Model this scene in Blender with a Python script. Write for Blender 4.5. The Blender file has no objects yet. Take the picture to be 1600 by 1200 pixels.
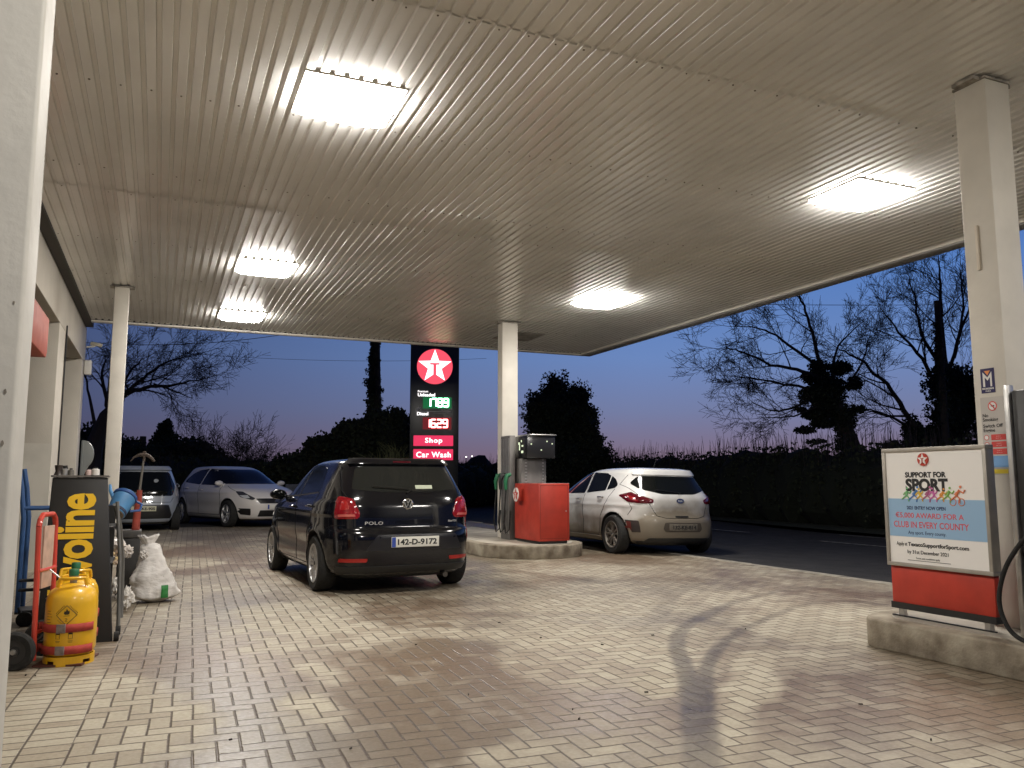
import bpy, bmesh, math, random
import numpy as np
from math import sin, cos, pi, radians as R, sqrt, atan2, hypot, tan
from mathutils import Vector, Matrix, noise
from mathutils.bvhtree import BVHTree

S = bpy.context.scene
COL = S.collection
# ------------------------------------------------------------------ camera
F = 1275.0; PITCH = math.atan(154 / F); YAW = R(23.27); EYE = 1.2
cd = bpy.data.cameras.new('camera'); cam = bpy.data.objects.new('camera', cd); COL.objects.link(cam)
cd.sensor_width = 36; cd.lens = F / 1600 * 36; cd.clip_end = 3000; cd.clip_start = 0.05
cam.location = (0, 0, EYE); cam.rotation_euler = (pi / 2 + PITCH, 0, -YAW)
S.camera = cam
# ------------------------------------------------------------------ render settings, exposure
S.view_settings.view_transform = 'Standard'; S.view_settings.look = 'None'
S.view_settings.gamma = 1; S.view_settings.exposure = 0.48
S.cycles.use_denoising = True
S.cycles.max_bounces = 7; S.cycles.diffuse_bounces = 4; S.cycles.glossy_bounces = 4
S.cycles.caustics_reflective = False; S.cycles.caustics_refractive = False
S.cycles.sample_clamp_indirect = 6
LAMP = 66.0          # radiance of the canopy luminaires
# ------------------------------------------------------------------ dusk sky
W = bpy.data.worlds.new('World'); S.world = W; W.use_nodes = True
nt = W.node_tree; nt.nodes.clear()
def wn(t, **k):
    n = nt.nodes.new(t)
    for a, b in k.items(): setattr(n, a, b)
    return n
wout = wn('ShaderNodeOutputWorld'); bg = wn('ShaderNodeBackground'); nt.links.new(bg.outputs[0], wout.inputs[0])
tc = wn('ShaderNodeTexCoord'); sep = wn('ShaderNodeSeparateXYZ'); nt.links.new(tc.outputs['Generated'], sep.inputs[0])
def wramp(stops):
    r = wn('ShaderNodeValToRGB'); e = r.color_ramp.elements
    while len(e) > 1: e.remove(e[-1])
    e[0].position = stops[0][0]; e[0].color = (*stops[0][1], 1)
    for p, c in stops[1:]:
        q = e.new(p); q.color = (*c, 1)
    return r
# colours by elevation (z of the direction): west (afterglow side) and east (night side)
west = wramp([(0.0, (.17, .105, .140)), (.035, (.150, .112, .165)), (.085, (.125, .148, .265)), (.15, (.105, .175, .365)), (.24, (.068, .150, .375)), (.45, (.025, .055, .19)), (1, (.006, .014, .06))])
east = wramp([(0.0, (.042, .036, .058)), (.05, (.042, .042, .080)), (.10, (.038, .047, .100)), (.18, (.031, .043, .102)), (.3, (.018, .026, .078)), (.5, (.008, .013, .045)), (1, (.005, .009, .035))])
for r_ in (west, east): nt.links.new(sep.outputs[2], r_.inputs[0])
dot = wn('ShaderNodeVectorMath', operation='DOT_PRODUCT'); nt.links.new(tc.outputs['Generated'], dot.inputs[0])
SUNAZ = R(62); dot.inputs[1].default_value = (sin(SUNAZ), cos(SUNAZ), 0)
mr = wn('ShaderNodeMapRange'); mr.inputs[1].default_value = .30; mr.inputs[2].default_value = .86
nt.links.new(dot.outputs['Value'], mr.inputs[0])
mix = wn('ShaderNodeMix', data_type='RGBA'); nt.links.new(mr.outputs[0], mix.inputs[0])
nt.links.new(east.outputs[0], mix.inputs[6]); nt.links.new(west.outputs[0], mix.inputs[7])
nt.links.new(mix.outputs[2], bg.inputs[0]); bg.inputs[1].default_value = 1.0

# ------------------------------------------------------------------ pixel helpers (author's measuring tools)
fw = Vector((sin(YAW) * cos(PITCH), cos(YAW) * cos(PITCH), sin(PITCH))); rt = Vector((cos(YAW), -sin(YAW), 0)); upv = rt.cross(fw)
HD = Vector((sin(YAW), cos(YAW), 0))
def ray(px, py): return fw + rt * ((px - 800) / F) + upv * ((600 - py) / F)
def G(px, py, z=0.0):
    d = ray(px, py); return Vector((0, 0, EYE)) + d * ((z - EYE) / d.z)
def AT(px, py, dist):
    d = ray(px, py); return Vector((0, 0, EYE)) + d * (dist / d.dot(HD))

# ------------------------------------------------------------------ materials
MATS = {}
def mat(name, col, rough=.5, metal=0, spec=.5, coat=0, emit=None, es=0, var=0, vscale=6, bump=0, bscale=40, col2=None, stretch=None, alpha=1):
    if name in MATS: return MATS[name]
    m = bpy.data.materials.new(name); m.use_nodes = True; n = m.node_tree; b = n.nodes['Principled BSDF']
    b.inputs['Base Color'].default_value = (*col, 1); b.inputs['Roughness'].default_value = rough
    b.inputs['Metallic'].default_value = metal; b.inputs['Specular IOR Level'].default_value = spec
    b.inputs['Coat Weight'].default_value = coat; b.inputs['Coat Roughness'].default_value = .04
    if emit: b.inputs['Emission Color'].default_value = (*emit, 1); b.inputs['Emission Strength'].default_value = es
    if var or bump:
        t = n.nodes.new('ShaderNodeTexCoord'); mp = n.nodes.new('ShaderNodeMapping')
        n.links.new(t.outputs['Object'], mp.inputs[0])
        if stretch: mp.inputs['Scale'].default_value = stretch
    if var:
        no = n.nodes.new('ShaderNodeTexNoise'); no.inputs['Scale'].default_value = vscale; no.inputs['Detail'].default_value = 6
        n.links.new(mp.outputs[0], no.inputs[0])
        r = n.nodes.new('ShaderNodeMapRange'); r.inputs[1].default_value = .35; r.inputs[2].default_value = .68
        n.links.new(no.outputs[0], r.inputs[0])
        mx = n.nodes.new('ShaderNodeMix'); mx.data_type = 'RGBA'
        c2 = col2 if col2 else tuple(c * (1 - var) for c in col)
        mx.inputs[6].default_value = (*col, 1); mx.inputs[7].default_value = (*c2, 1)
        n.links.new(r.outputs[0], mx.inputs[0]); n.links.new(mx.outputs[2], b.inputs['Base Color'])
        rr = n.nodes.new('ShaderNodeMapRange'); rr.inputs[3].default_value = rough; rr.inputs[4].default_value = min(1, rough * 1.4 + .05)
        n.links.new(no.outputs[0], rr.inputs[0]); n.links.new(rr.outputs[0], b.inputs['Roughness'])
    if bump:
        nb = n.nodes.new('ShaderNodeTexNoise'); nb.inputs['Scale'].default_value = bscale; nb.inputs['Detail'].default_value = 5
        n.links.new(mp.outputs[0], nb.inputs[0]); bp = n.nodes.new('ShaderNodeBump'); bp.inputs['Strength'].default_value = bump; bp.inputs['Distance'].default_value = .01
        n.links.new(nb.outputs[0], bp.inputs['Height']); n.links.new(bp.outputs[0], b.inputs['Normal'])
    MATS[name] = m; return m

# ------------------------------------------------------------------ mesh builder
class MB:
    def __init__(s): s.v = []; s.f = []
    def add(s, vs, fs, M=None):
        o = len(s.v)
        for p in vs:
            p = Vector(p); s.v.append(M @ p if M is not None else p)
        s.f += [tuple(i + o for i in f) for f in fs]; return s
    def box(s, x0, x1, y0, y1, z0, z1, M=None):
        vs = [(x, y, z) for z in (z0, z1) for y in (y0, y1) for x in (x0, x1)]
        return s.add(vs, [(0, 2, 3, 1), (4, 5, 7, 6), (0, 1, 5, 4), (2, 6, 7, 3), (0, 4, 6, 2), (1, 3, 7, 5)], M)
    def prism(s, poly, a, b, axis='z', M=None):
        n = len(poly)
        def P(u, v, w): return {'z': (u, v, w), 'y': (u, w, v), 'x': (w, u, v)}[axis]
        vs = [P(u, v, a) for u, v in poly] + [P(u, v, b) for u, v in poly]
        fs = [tuple(range(n))[::-1], tuple(range(n, 2 * n))] + [(i, (i + 1) % n, n + (i + 1) % n, n + i) for i in range(n)]
        return s.add(vs, fs, M)
    def tube(s, pts, r, n=8, cap=True, M=None, closed=False):
        pts = [Vector(p) for p in pts]; k = len(pts)
        rs = r if isinstance(r, (list, tuple)) else [r] * k
        vs = []; prev = None
        for i, p in enumerate(pts):
            if closed: t = pts[(i + 1) % k] - pts[i - 1]
            else: t = pts[min(i + 1, k - 1)] - pts[max(i - 1, 0)]
            if t.length < 1e-9: t = Vector((0, 0, 1))
            t.normalize()
            if prev is None:
                a = Vector((0, 0, 1)) if abs(t.z) < .9 else Vector((1, 0, 0)); u = t.cross(a).normalized()
            else: u = (prev - t * prev.dot(t)); u = u.normalized() if u.length > 1e-6 else t.orthogonal().normalized()
            prev = u; w = t.cross(u)
            for j in range(n): vs.append(p + (u * cos(2 * pi * j / n) + w * sin(2 * pi * j / n)) * rs[i])
        fs = []
        for i in range(k if closed else k - 1):
            i2 = (i + 1) % k
            for j in range(n): fs.append((i * n + j, i * n + (j + 1) % n, i2 * n + (j + 1) % n, i2 * n + j))
        if cap and not closed: fs += [tuple(range(n))[::-1], tuple((k - 1) * n + j for j in range(n))]
        return s.add(vs, fs, M)
    def lathe(s, prof, n=32, axis='z', M=None, c=(0, 0, 0), cap=True):
        # prof: (radius, height) ; closed at r=0 ends
        vs = []; fs = []
        for r, h in prof:
            for j in range(n):
                a = 2 * pi * j / n; u, v = r * cos(a), r * sin(a)
                p = {'z': (u, v, h), 'x': (h, u, v), 'y': (v, h, u)}[axis]
                vs.append((p[0] + c[0], p[1] + c[1], p[2] + c[2]))
        for i in range(len(prof) - 1):
            for j in range(n): fs.append((i * n + j, i * n + (j + 1) % n, (i + 1) * n + (j + 1) % n, (i + 1) * n + j))
        if cap and prof[0][0] > 1e-5: fs.append(tuple(range(n))[::-1])
        if cap and prof[-1][0] > 1e-5: fs.append(tuple((len(prof) - 1) * n + j for j in range(n)))
        return s.add(vs, fs, M)
    def build(s, name, m, parent=None, smooth=False, bevel=0, loc=None, segs=2, angle=35):
        me = bpy.data.meshes.new(name); me.from_pydata([tuple(v) for v in s.v], [], s.f); me.validate()
        o = bpy.data.objects.new(name, me); COL.objects.link(o)
        for mm in (m if isinstance(m, list) else [m]): me.materials.append(mm)
        if smooth: me.shade_smooth(); me.set_sharp_from_angle(angle=R(angle))
        if bevel:
            bm = bmesh.new(); bm.from_mesh(me); bmesh.ops.remove_doubles(bm, verts=bm.verts, dist=1e-5)
            bmesh.ops.recalc_face_normals(bm, faces=bm.faces)
            ed = [e for e in bm.edges if len(e.link_faces) == 2 and e.calc_face_angle(0) > R(30)]
            bmesh.ops.bevel(bm, geom=ed, offset=bevel, segments=segs, profile=.5, affect='EDGES', clamp_overlap=True)
            bm.to_mesh(me); bm.free(); me.shade_smooth(); me.set_sharp_from_angle(angle=R(50))
        else:
            bm = bmesh.new(); bm.from_mesh(me); bmesh.ops.recalc_face_normals(bm, faces=bm.faces); bm.to_mesh(me); bm.free()
        if loc is not None: o.location = loc
        if parent is not None: o.parent = parent
        return o
def tag(o, label, cat, group=None, kind=None):
    if label: o['label'] = label
    if cat: o['category'] = cat
    if group: o['group'] = group
    if kind: o['kind'] = kind
    return o
def thing(name, label, cat, loc=(0, 0, 0), rz=0, group=None):
    o = bpy.data.objects.new(name, None); COL.objects.link(o); o.location = loc; o.rotation_euler = (0, 0, rz)
    o.empty_display_size = .2
    return tag(o, label, cat, group)
def struct(o): o['kind'] = 'structure'; return o
def text(s, size, m, name, parent, M, sx=1, bold=0, ext=.002, align='CENTER', shear=0, spacing=1):
    c = bpy.data.curves.new(name, 'FONT'); c.body = s; c.size = size; c.offset = bold; c.extrude = ext; c.align_x = align; c.align_y = 'CENTER'
    c.shear = shear; c.space_character = spacing; c.resolution_u = 3
    t = bpy.data.objects.new('tmp', c); COL.objects.link(t)
    me = bpy.data.meshes.new_from_object(t); bpy.data.objects.remove(t)
    me.transform(Matrix.Diagonal((sx, 1, 1, 1))); me.transform(M); me.materials.clear(); me.materials.append(m)
    o = bpy.data.objects.new(name, me); COL.objects.link(o); o.parent = parent
    return o
def textfit(s, box, m, name, parent, M, bold=0.0, ext=.001, spacing=1, shear=0):
    """lettering scaled to fill box (x0, x1, y0, y1) in the plane of M"""
    h = box[3] - box[2]; o = text(s, h * 1.35, m, name, parent, Matrix.Identity(4), 1, bold, ext, 'LEFT', shear, spacing)
    vs = o.data.vertices; xs = [v.co.x for v in vs]; ys = [v.co.y for v in vs]; a, b_, c, d = min(xs), max(xs), min(ys), max(ys)
    sx = (box[1] - box[0]) / (b_ - a); sy = (box[3] - box[2]) / (d - c)
    o.data.transform(M @ Matrix.Translation((box[0] - a * sx, box[2] - c * sy, 0)) @ Matrix.Diagonal((sx, sy, 1, 1))); return o
def join_meshes(objs):
    """merge several small lettering meshes of the same part into the first one"""
    bm = bmesh.new()
    for o in objs: bm.from_mesh(o.data)
    bm.to_mesh(objs[0].data); bm.free()
    for o in objs[1:]: bpy.data.objects.remove(o)
    return objs[0]
# frame matrices: local x -> a, local y -> b (face plane), placed at p
def FR(p, a, b):
    a = Vector(a).normalized(); b = Vector(b).normalized(); c = a.cross(b)
    return Matrix(((a.x, b.x, c.x, p[0]), (a.y, b.y, c.y, p[1]), (a.z, b.z, c.z, p[2]), (0, 0, 0, 1)))

def emis(name, col, s):
    m = mat(name, (0.02, .02, .02), .5, emit=col, es=s); return m

white_paint = mat('white_paint', (.72, .70, .65), .45, var=.2, vscale=3, bump=.12, bscale=90)
steel = mat('brushed_steel', (.55, .54, .52), .32, metal=.9, var=.25, vscale=8)
black_pl = mat('black_plastic', (.018, .018, .018), .45)
rubber = mat('rubber', (.018, .018, .017), .75, var=.3, vscale=30, bump=.2)
red_paint = mat('red_paint', (.50, .045, .025), .38, var=.22, vscale=5, bump=.08)
H = 4.15   # underside of the canopy

# ================================================================== GROUND
def vnoise(x, y, sc, seed=0, octv=4):
    out = np.zeros_like(x); amp = 1; tot = 0
    for o in range(octv):
        rng = np.random.RandomState(seed + o); T = rng.rand(256, 256)
        u = x * sc + 31.7 * o; v = y * sc + 17.3 * o
        i = np.floor(u).astype(int); j = np.floor(v).astype(int); fx = u - i; fy = v - j
        fx = fx * fx * (3 - 2 * fx); fy = fy * fy * (3 - 2 * fy)
        a = T[i % 256, j % 256]; b = T[(i + 1) % 256, j % 256]; c = T[i % 256, (j + 1) % 256]; d = T[(i + 1) % 256, (j + 1) % 256]
        out += amp * ((a * (1 - fx) + b * fx) * (1 - fy) + (c * (1 - fx) + d * fx) * fy); tot += amp; amp *= .55; sc *= 2.1
    return out / tot
def rise(y):    # the ground climbs a little beyond the canopy
    t = np.clip((y - 15.5) / 6.0, 0, 1); return .12 * t * t * (3 - 2 * t)
def make_paving():
    x0, x1, y0, y1, st = -1.85, 7.95, -2.0, 21.5, .04
    xs = np.arange(x0, x1 + 1e-6, st); ys = np.arange(y0, y1 + 1e-6, st)
    X, Y = np.meshgrid(xs, ys); nx, ny = len(xs), len(ys)
    Z = rise(Y) + .004 * (vnoise(X, Y, .8, 3) - .5) * 2 + .005
    co = np.stack([X, Y, Z], -1).reshape(-1, 3)
    idx = np.arange(nx * ny).reshape(ny, nx)
    q = np.stack([idx[:-1, :-1], idx[:-1, 1:], idx[1:, 1:], idx[1:, :-1]], -1).reshape(-1, 4)
    me = bpy.data.meshes.new('paved_forecourt'); me.from_pydata(co.tolist(), [], q.tolist())
    n1 = vnoise(X, Y, .9, 5); n2 = vnoise(X, Y, 2.6, 9); n3 = vnoise(X, Y * .25, 6, 12)
    n0 = vnoise(X, Y, .38, 50, 2); dirt = .66 + .48 * np.clip((n1 - .5) * 3.5, -.6, .8) + .35 * (n2 - .5) - .45 * np.clip((n0 - .56) * 8, 0, 1)
    def blob(px, py, rx, ry, amt, rot=0, soft=2.0):
        nonlocal dirt
        c = G(px, py); dx = X - c.x; dy = Y - c.y; a = R(rot); u = dx * cos(a) + dy * sin(a); v = -dx * sin(a) + dy * cos(a)
        d = (u / rx) ** 2 + (v / ry) ** 2
        w = np.clip(1.35 - d + 1.6 * (n2 - .5), 0, 1); dirt += amt * w
    blob(150, 1130, .55, .95, -1.0); blob(60, 1120, .5, 1.1, -.8)
    blob(520, 1120, .17, .55, -.95, 12); blob(500, 1050, .15, .4, -.7, 10); blob(440, 965, .35, 1.0, -.7, 5); blob(500, 935, .5, .7, -.4); blob(860, 1175, .4, .2, -.4)
    blob(330, 1130, .35, 2.5, .35); blob(640, 1120, .55, .7, .75); blob(600, 1185, .4, .35, .8); blob(720, 1050, .4, 1.0, .6, -15); blob(700, 960, .8, 1.0, .55)
    blob(780, 1080, .35, .6, .45); blob(800, 945, .7, .7, -.3); blob(900, 925, .7, .9, -.35); blob(1000, 950, .6, .6, -.4); blob(1180, 1060, .14, .7, -.75, -40); blob(1150, 1120, .12, .8, -.6, -40); blob(1030, 1065, .16, .5, -.85, -40); blob(1250, 1030, .5, .4, -.35)
    blob(1300, 985, .7, .9, -.9); blob(1340, 960, .7, .8, -.6); blob(1150, 930, 1.2, .8, -.2); blob(1000, 1130, .8, .6, .15)
    blob(300, 880, 1.2, 3.0, .25)
    # tyre tracks that swing round towards the far end of the near island
    wet = np.zeros_like(X)
    def track(pp, w, amt):
        nonlocal wet
        P = [G(*p) for p in pp]; Q = []
        for i in range(len(P) - 1):
            a = P[max(i - 1, 0)]; b = P[i]; c = P[i + 1]; d = P[min(i + 2, len(P) - 1)]
            for k in range(14):
                t = k / 14; Q.append(.5 * ((2 * b) + (c - a) * t + (2 * a - 5 * b + 4 * c - d) * t * t + (3 * b - a - 3 * c + d) * t ** 3))
        Q.append(P[-1]); best = np.full(X.shape, 9.); along = np.zeros_like(X); acc = 0
        for i in range(len(Q) - 1):
            ax, ay = Q[i].x, Q[i].y; bx, by = Q[i + 1].x, Q[i + 1].y; L2 = max((bx - ax) ** 2 + (by - ay) ** 2, 1e-9); L = sqrt(L2)
            t = np.clip(((X - ax) * (bx - ax) + (Y - ay) * (by - ay)) / L2, 0, 1)
            d = np.hypot(X - ax - t * (bx - ax), Y - ay - t * (by - ay)); m = d < best
            best = np.where(m, d, best); along = np.where(m, acc + t * L, along); acc += L
        tread = .84 + .16 * np.sign(np.sin(best * 150)) * np.sign(np.sin(along * 70 + best * 60)); k = np.clip((w - best) / .025, 0, 1) * (.75 + .45 * n2) * amt * np.clip(1.15 - along / acc, 0.25, 1) * np.clip(.45 + along / 2.5, 0, 1)
        wet = np.maximum(wet, k)
    track([(1092, 1260), (1090, 1197), (1075, 1062), (1058, 1012), (1067, 984), (1105, 961), (1157, 939), (1244, 920), (1330, 915)], .075, 1.0)
    track([(1116, 1260), (1112, 1197), (1102, 1070), (1114, 1025), (1150, 991), (1195, 969), (1255, 946), (1318, 940), (1380, 945)], .062, 1.0)
    track([(1010, 1000), (1060, 925), (1130, 905), (1250, 900)], .10, .3)
    scuff = np.clip((vnoise(X * 3.0, Y * .35 + X * .1, 3.2, 21) - .60) * 5, 0, 1) * np.clip((vnoise(X, Y, .7, 33) - .45) * 5, 0, 1)
    ca = me.color_attributes.new('wear', 'FLOAT_COLOR', 'POINT')
    arr = np.stack([np.clip(dirt, 0, 1), np.clip(wet, 0, 1), scuff, np.ones_like(X)], -1).reshape(-1).astype(np.float32)
    ca.data.foreach_set('color', arr)
    o = bpy.data.objects.new('paved_forecourt', me); COL.objects.link(o); me.shade_smooth()
    # material: 90 degree herringbone of 200 x 100 mm blocks; a band of straight courses along the shop front
    m = bpy.data.materials.new('block_paving'); m.use_nodes = True; n = m.node_tree; L = n.links; b = n.nodes['Principled BSDF']
    def nd(t, **k):
        z = n.nodes.new(t)
        for a, c in k.items(): setattr(z, a, c)
        return z
    def val(s, v):
        if isinstance(v, (int, float)): s.default_value = v
        else: L.new(v, s)
    def M(op, a, b_=0, c=0):
        z = nd('ShaderNodeMath', operation=op); val(z.inputs[0], a); val(z.inputs[1], b_); val(z.inputs[2], c); return z.outputs[0]
    def MIXF(f, a, b_): return M('ADD', M('MULTIPLY', a, M('SUBTRACT', 1, f)), M('MULTIPLY', b_, f))
    tcn = nd('ShaderNodeTexCoord'); mp = nd('ShaderNodeMapping'); mp.inputs['Rotation'].default_value = (0, 0, R(2.0)); mp.inputs['Scale'].default_value = (9.75, 9.75, 9.75)
    L.new(tcn.outputs['Object'], mp.inputs[0]); sp = nd('ShaderNodeSeparateXYZ')
    wob = nd('ShaderNodeTexNoise'); wob.inputs['Scale'].default_value = .9; L.new(tcn.outputs['Object'], wob.inputs[0])
    wv = nd('ShaderNodeVectorMath', operation='SCALE'); L.new(wob.outputs['Color'], wv.inputs[0]); wv.inputs['Scale'].default_value = .25
    av = nd('ShaderNodeVectorMath', operation='ADD'); L.new(mp.outputs[0], av.inputs[0]); L.new(wv.outputs[0], av.inputs[1]); L.new(av.outputs[0], sp.inputs[0])
    x = M('ADD', sp.outputs[0], 1000.35); y = M('ADD', sp.outputs[1], 1000)
    i = M('FLOOR', x); j = M('FLOOR', y); fx = M('SUBTRACT', x, i); fy = M('SUBTRACT', y, j)
    k = M('MODULO', M('ADD', M('SUBTRACT', i, j), 4000), 4)
    k1 = M('COMPARE', k, 1, .1); k2 = M('COMPARE', k, 2, .1); k3 = M('COMPARE', k, 3, .1)
    ver = M('ADD', k2, k3)
    lx = MIXF(ver, M('ADD', fx, k1), M('ADD', fy, k2)); ly = MIXF(ver, fy, fx)
    idx_ = M('SUBTRACT', i, k1); idy = M('SUBTRACT', j, k2)
    # straight-course band
    band = M('LESS_THAN', x, 996.0)
    bi = M('FLOOR', M('MULTIPLY', x, .5)); bx = M('MULTIPLY', M('SUBTRACT', M('MULTIPLY', x, .5), bi), 2)
    lx = MIXF(band, lx, bx); ly = MIXF(band, ly, fy); idx_ = MIXF(band, idx_, M('MULTIPLY', bi, 7.13)); idy = MIXF(band, idy, j)
    d = M('MINIMUM', M('MINIMUM', lx, M('SUBTRACT', 2, lx)), M('MINIMUM', ly, M('SUBTRACT', 1, ly)))
    en = nd('ShaderNodeTexNoise'); en.inputs['Scale'].default_value = 60; L.new(tcn.outputs['Object'], en.inputs[0])
    d = M('ADD', d, M('MULTIPLY', M('SUBTRACT', en.outputs[0], .5), .05))
    g = nd('ShaderNodeMapRange'); g.inputs[1].default_value = .018; g.inputs[2].default_value = .075; L.new(d, g.inputs[0])
    cmb = nd('ShaderNodeCombineXYZ'); L.new(idx_, cmb.inputs[0]); L.new(idy, cmb.inputs[1]); wn_ = nd('ShaderNodeTexWhiteNoise'); L.new(cmb.outputs[0], wn_.inputs[0])
    at = nd('ShaderNodeVertexColor', layer_name='wear'); sc = nd('ShaderNodeSeparateColor'); L.new(at.outputs[0], sc.inputs[0])
    def RGB(f, c1, c2):
        z = nd('ShaderNodeMix', data_type='RGBA'); val(z.inputs[0], f)
        for s, c in ((z.inputs[6], c1), (z.inputs[7], c2)):
            if isinstance(c, tuple): s.default_value = (*c, 1)
            else: L.new(c, s)
        return z.outputs[2]
    hue = nd('ShaderNodeTexNoise'); hue.inputs['Scale'].default_value = .35; L.new(tcn.outputs['Object'], hue.inputs[0])
    hr = nd('ShaderNodeMapRange'); hr.inputs[1].default_value = .42; hr.inputs[2].default_value = .6; L.new(hue.outputs[0], hr.inputs[0])
    fine = nd('ShaderNodeTexNoise'); fine.inputs['Scale'].default_value = 45; fine.inputs['Detail'].default_value = 8; L.new(tcn.outputs['Object'], fine.inputs[0])
    med = nd('ShaderNodeTexNoise'); med.inputs['Scale'].default_value = 6; med.inputs['Detail'].default_value = 8; L.new(tcn.outputs['Object'], med.inputs[0])
    clean = RGB(wn_.outputs[0], (.49, .445, .34), (.36, .31, .225))
    dirtyc = RGB(hr.outputs[0], (.172, .116, .072), (.175, .145, .100))
    dm = M('ADD', sc.outputs[0], M('MULTIPLY', M('SUBTRACT', wn_.outputs[0], .5), .22)); dm = M('ADD', dm, M('MULTIPLY', M('SUBTRACT', med.outputs[0], .5), 1.1))
    dmr = nd('ShaderNodeMapRange'); dmr.inputs[1].default_value = .05; dmr.inputs[2].default_value = .95; L.new(dm, dmr.inputs[0])
    c = RGB(dmr.outputs[0], clean, dirtyc)
    c = RGB(M('MULTIPLY', fine.outputs[0], .45), c, (.12, .095, .07))
    c = RGB(M('MULTIPLY', sc.outputs[2], .35), c, (.5, .46, .38))
    c = RGB(M('MULTIPLY', sc.outputs[1], .80), c, (.045, .034, .026))
    c = RGB(g.outputs[0], (.075, .055, .04), c)
    L.new(c, b.inputs['Base Color'])
    ro = M('SUBTRACT', .66, M('MULTIPLY', dmr.outputs[0], .26)); ro = M('SUBTRACT', ro, M('MULTIPLY', sc.outputs[1], .08)); ro = M('ADD', ro, M('MULTIPLY', M('SUBTRACT', fine.outputs[0], .5), .35))
    L.new(ro, b.inputs['Roughness'])
    hgt = M('ADD', M('MULTIPLY', g.outputs[0], 1.0), M('ADD', M('MULTIPLY', fine.outputs[0], .35), M('MULTIPLY', wn_.outputs[0], .25)))
    bp = nd('ShaderNodeBump'); bp.inputs['Strength'].default_value = .75; bp.inputs['Distance'].default_value = .006; L.new(hgt, bp.inputs['Height']); L.new(bp.outputs[0], b.inputs['Normal'])
    me.materials.append(m); struct(o); return o
make_paving()

asphalt = mat('asphalt', (.024, .023, .022), .8, var=.5, vscale=2.5, bump=.5, bscale=160)
earth = mat('dark_earth', (.03, .032, .02), .95, var=.4, vscale=.5)
# big ground sheet to the horizon
def terrain():
    mb = MB(); r = [0, 10, 20, 30, 45, 70, 110, 180, 320, 600, 1200]
    n = 64; vs = [(5, 10, -.06)]; fs = []
    for k, rr in enumerate(r[1:]):
        for j in range(n):
            a = 2 * pi * j / n; x = 5 + rr * sin(a); y = 10 + rr * cos(a)
            z = -.06 if rr < 25 else -.06 + .12 + (rr - 30) * .004 * (1 + .4 * sin(3 * a + 1)) if rr >= 30 else -.06
            vs.append((x, y, z))
    for j in range(n): fs.append((0, 1 + j, 1 + (j + 1) % n))
    for k in range(len(r) - 2):
        for j in range(n): fs.append((1 + k * n + j, 1 + (k + 1) * n + j, 1 + (k + 1) * n + (j + 1) % n, 1 + k * n + (j + 1) % n))
    mb.add(vs, fs); o = mb.build('ground', earth, smooth=True); struct(o)
terrain()
# asphalt apron where the far cars stand
def strip(name, x0, x1, y0, y1, zf, m, nx=2, ny=40):
    vs = [(x0 + (x1 - x0) * i / nx, y0 + (y1 - y0) * j / ny, zf(x0 + (x1 - x0) * i / nx, y0 + (y1 - y0) * j / ny)) for j in range(ny + 1) for i in range(nx + 1)]
    fs = [(j * (nx + 1) + i, j * (nx + 1) + i + 1, (j + 1) * (nx + 1) + i + 1, (j + 1) * (nx + 1) + i) for j in range(ny) for i in range(nx)]
    return MB().add(vs, fs).build(name, m, smooth=True)
struct(strip('parking_apron', -14, 8.05, 21.5, 34, lambda x, y: float(rise(np.array(y))) , asphalt))
struct(strip('parking_apron', -14, -1.84, 17.9, 21.5, lambda x, y: float(rise(np.array(y))), asphalt, ny=12))
struct(strip('road', 8.12, 15.2, -25, 120, lambda x, y: -.035 * min(1, max(0, (x - 8.1) / 1.2)) + (float(rise(np.array(y)))), asphalt, nx=8, ny=160))
# flush edging stones between the paving and the road
kb = MB(); y = -2.0
rk = random.Random(3)
while y < 21.4:
    kb.box(7.953, 8.115 + rk.uniform(-.004, .004), y, y + .905, -.05, .012 + float(rise(np.array(y))) + rk.uniform(0, .006)); y += .915
tag(kb.build('edging_stones', mat('concrete_edge', (.36, .33, .27), .85, var=.5, vscale=5, bump=.4), bevel=.006), None, None, kind='structure')
# road paint
rp = mat('road_paint', (.26, .26, .24), .7, var=.6, vscale=9, col2=(.06, .06, .06))
for (a, b_) in ((-3, 1), (4.5, 8.0), (11.7, 13.6), (15.9, 18.3), (21, 24)):
    o = MB().box(12.93, 13.03, a, b_, -.031 + float(rise(np.array(b_))), -.029 + float(rise(np.array(b_)))).build('lane_marking', rp); struct(o)
struct(MB().box(14.9, 14.98, -10, 15, -.031, -.029).build('road_edge_line', rp))

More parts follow.
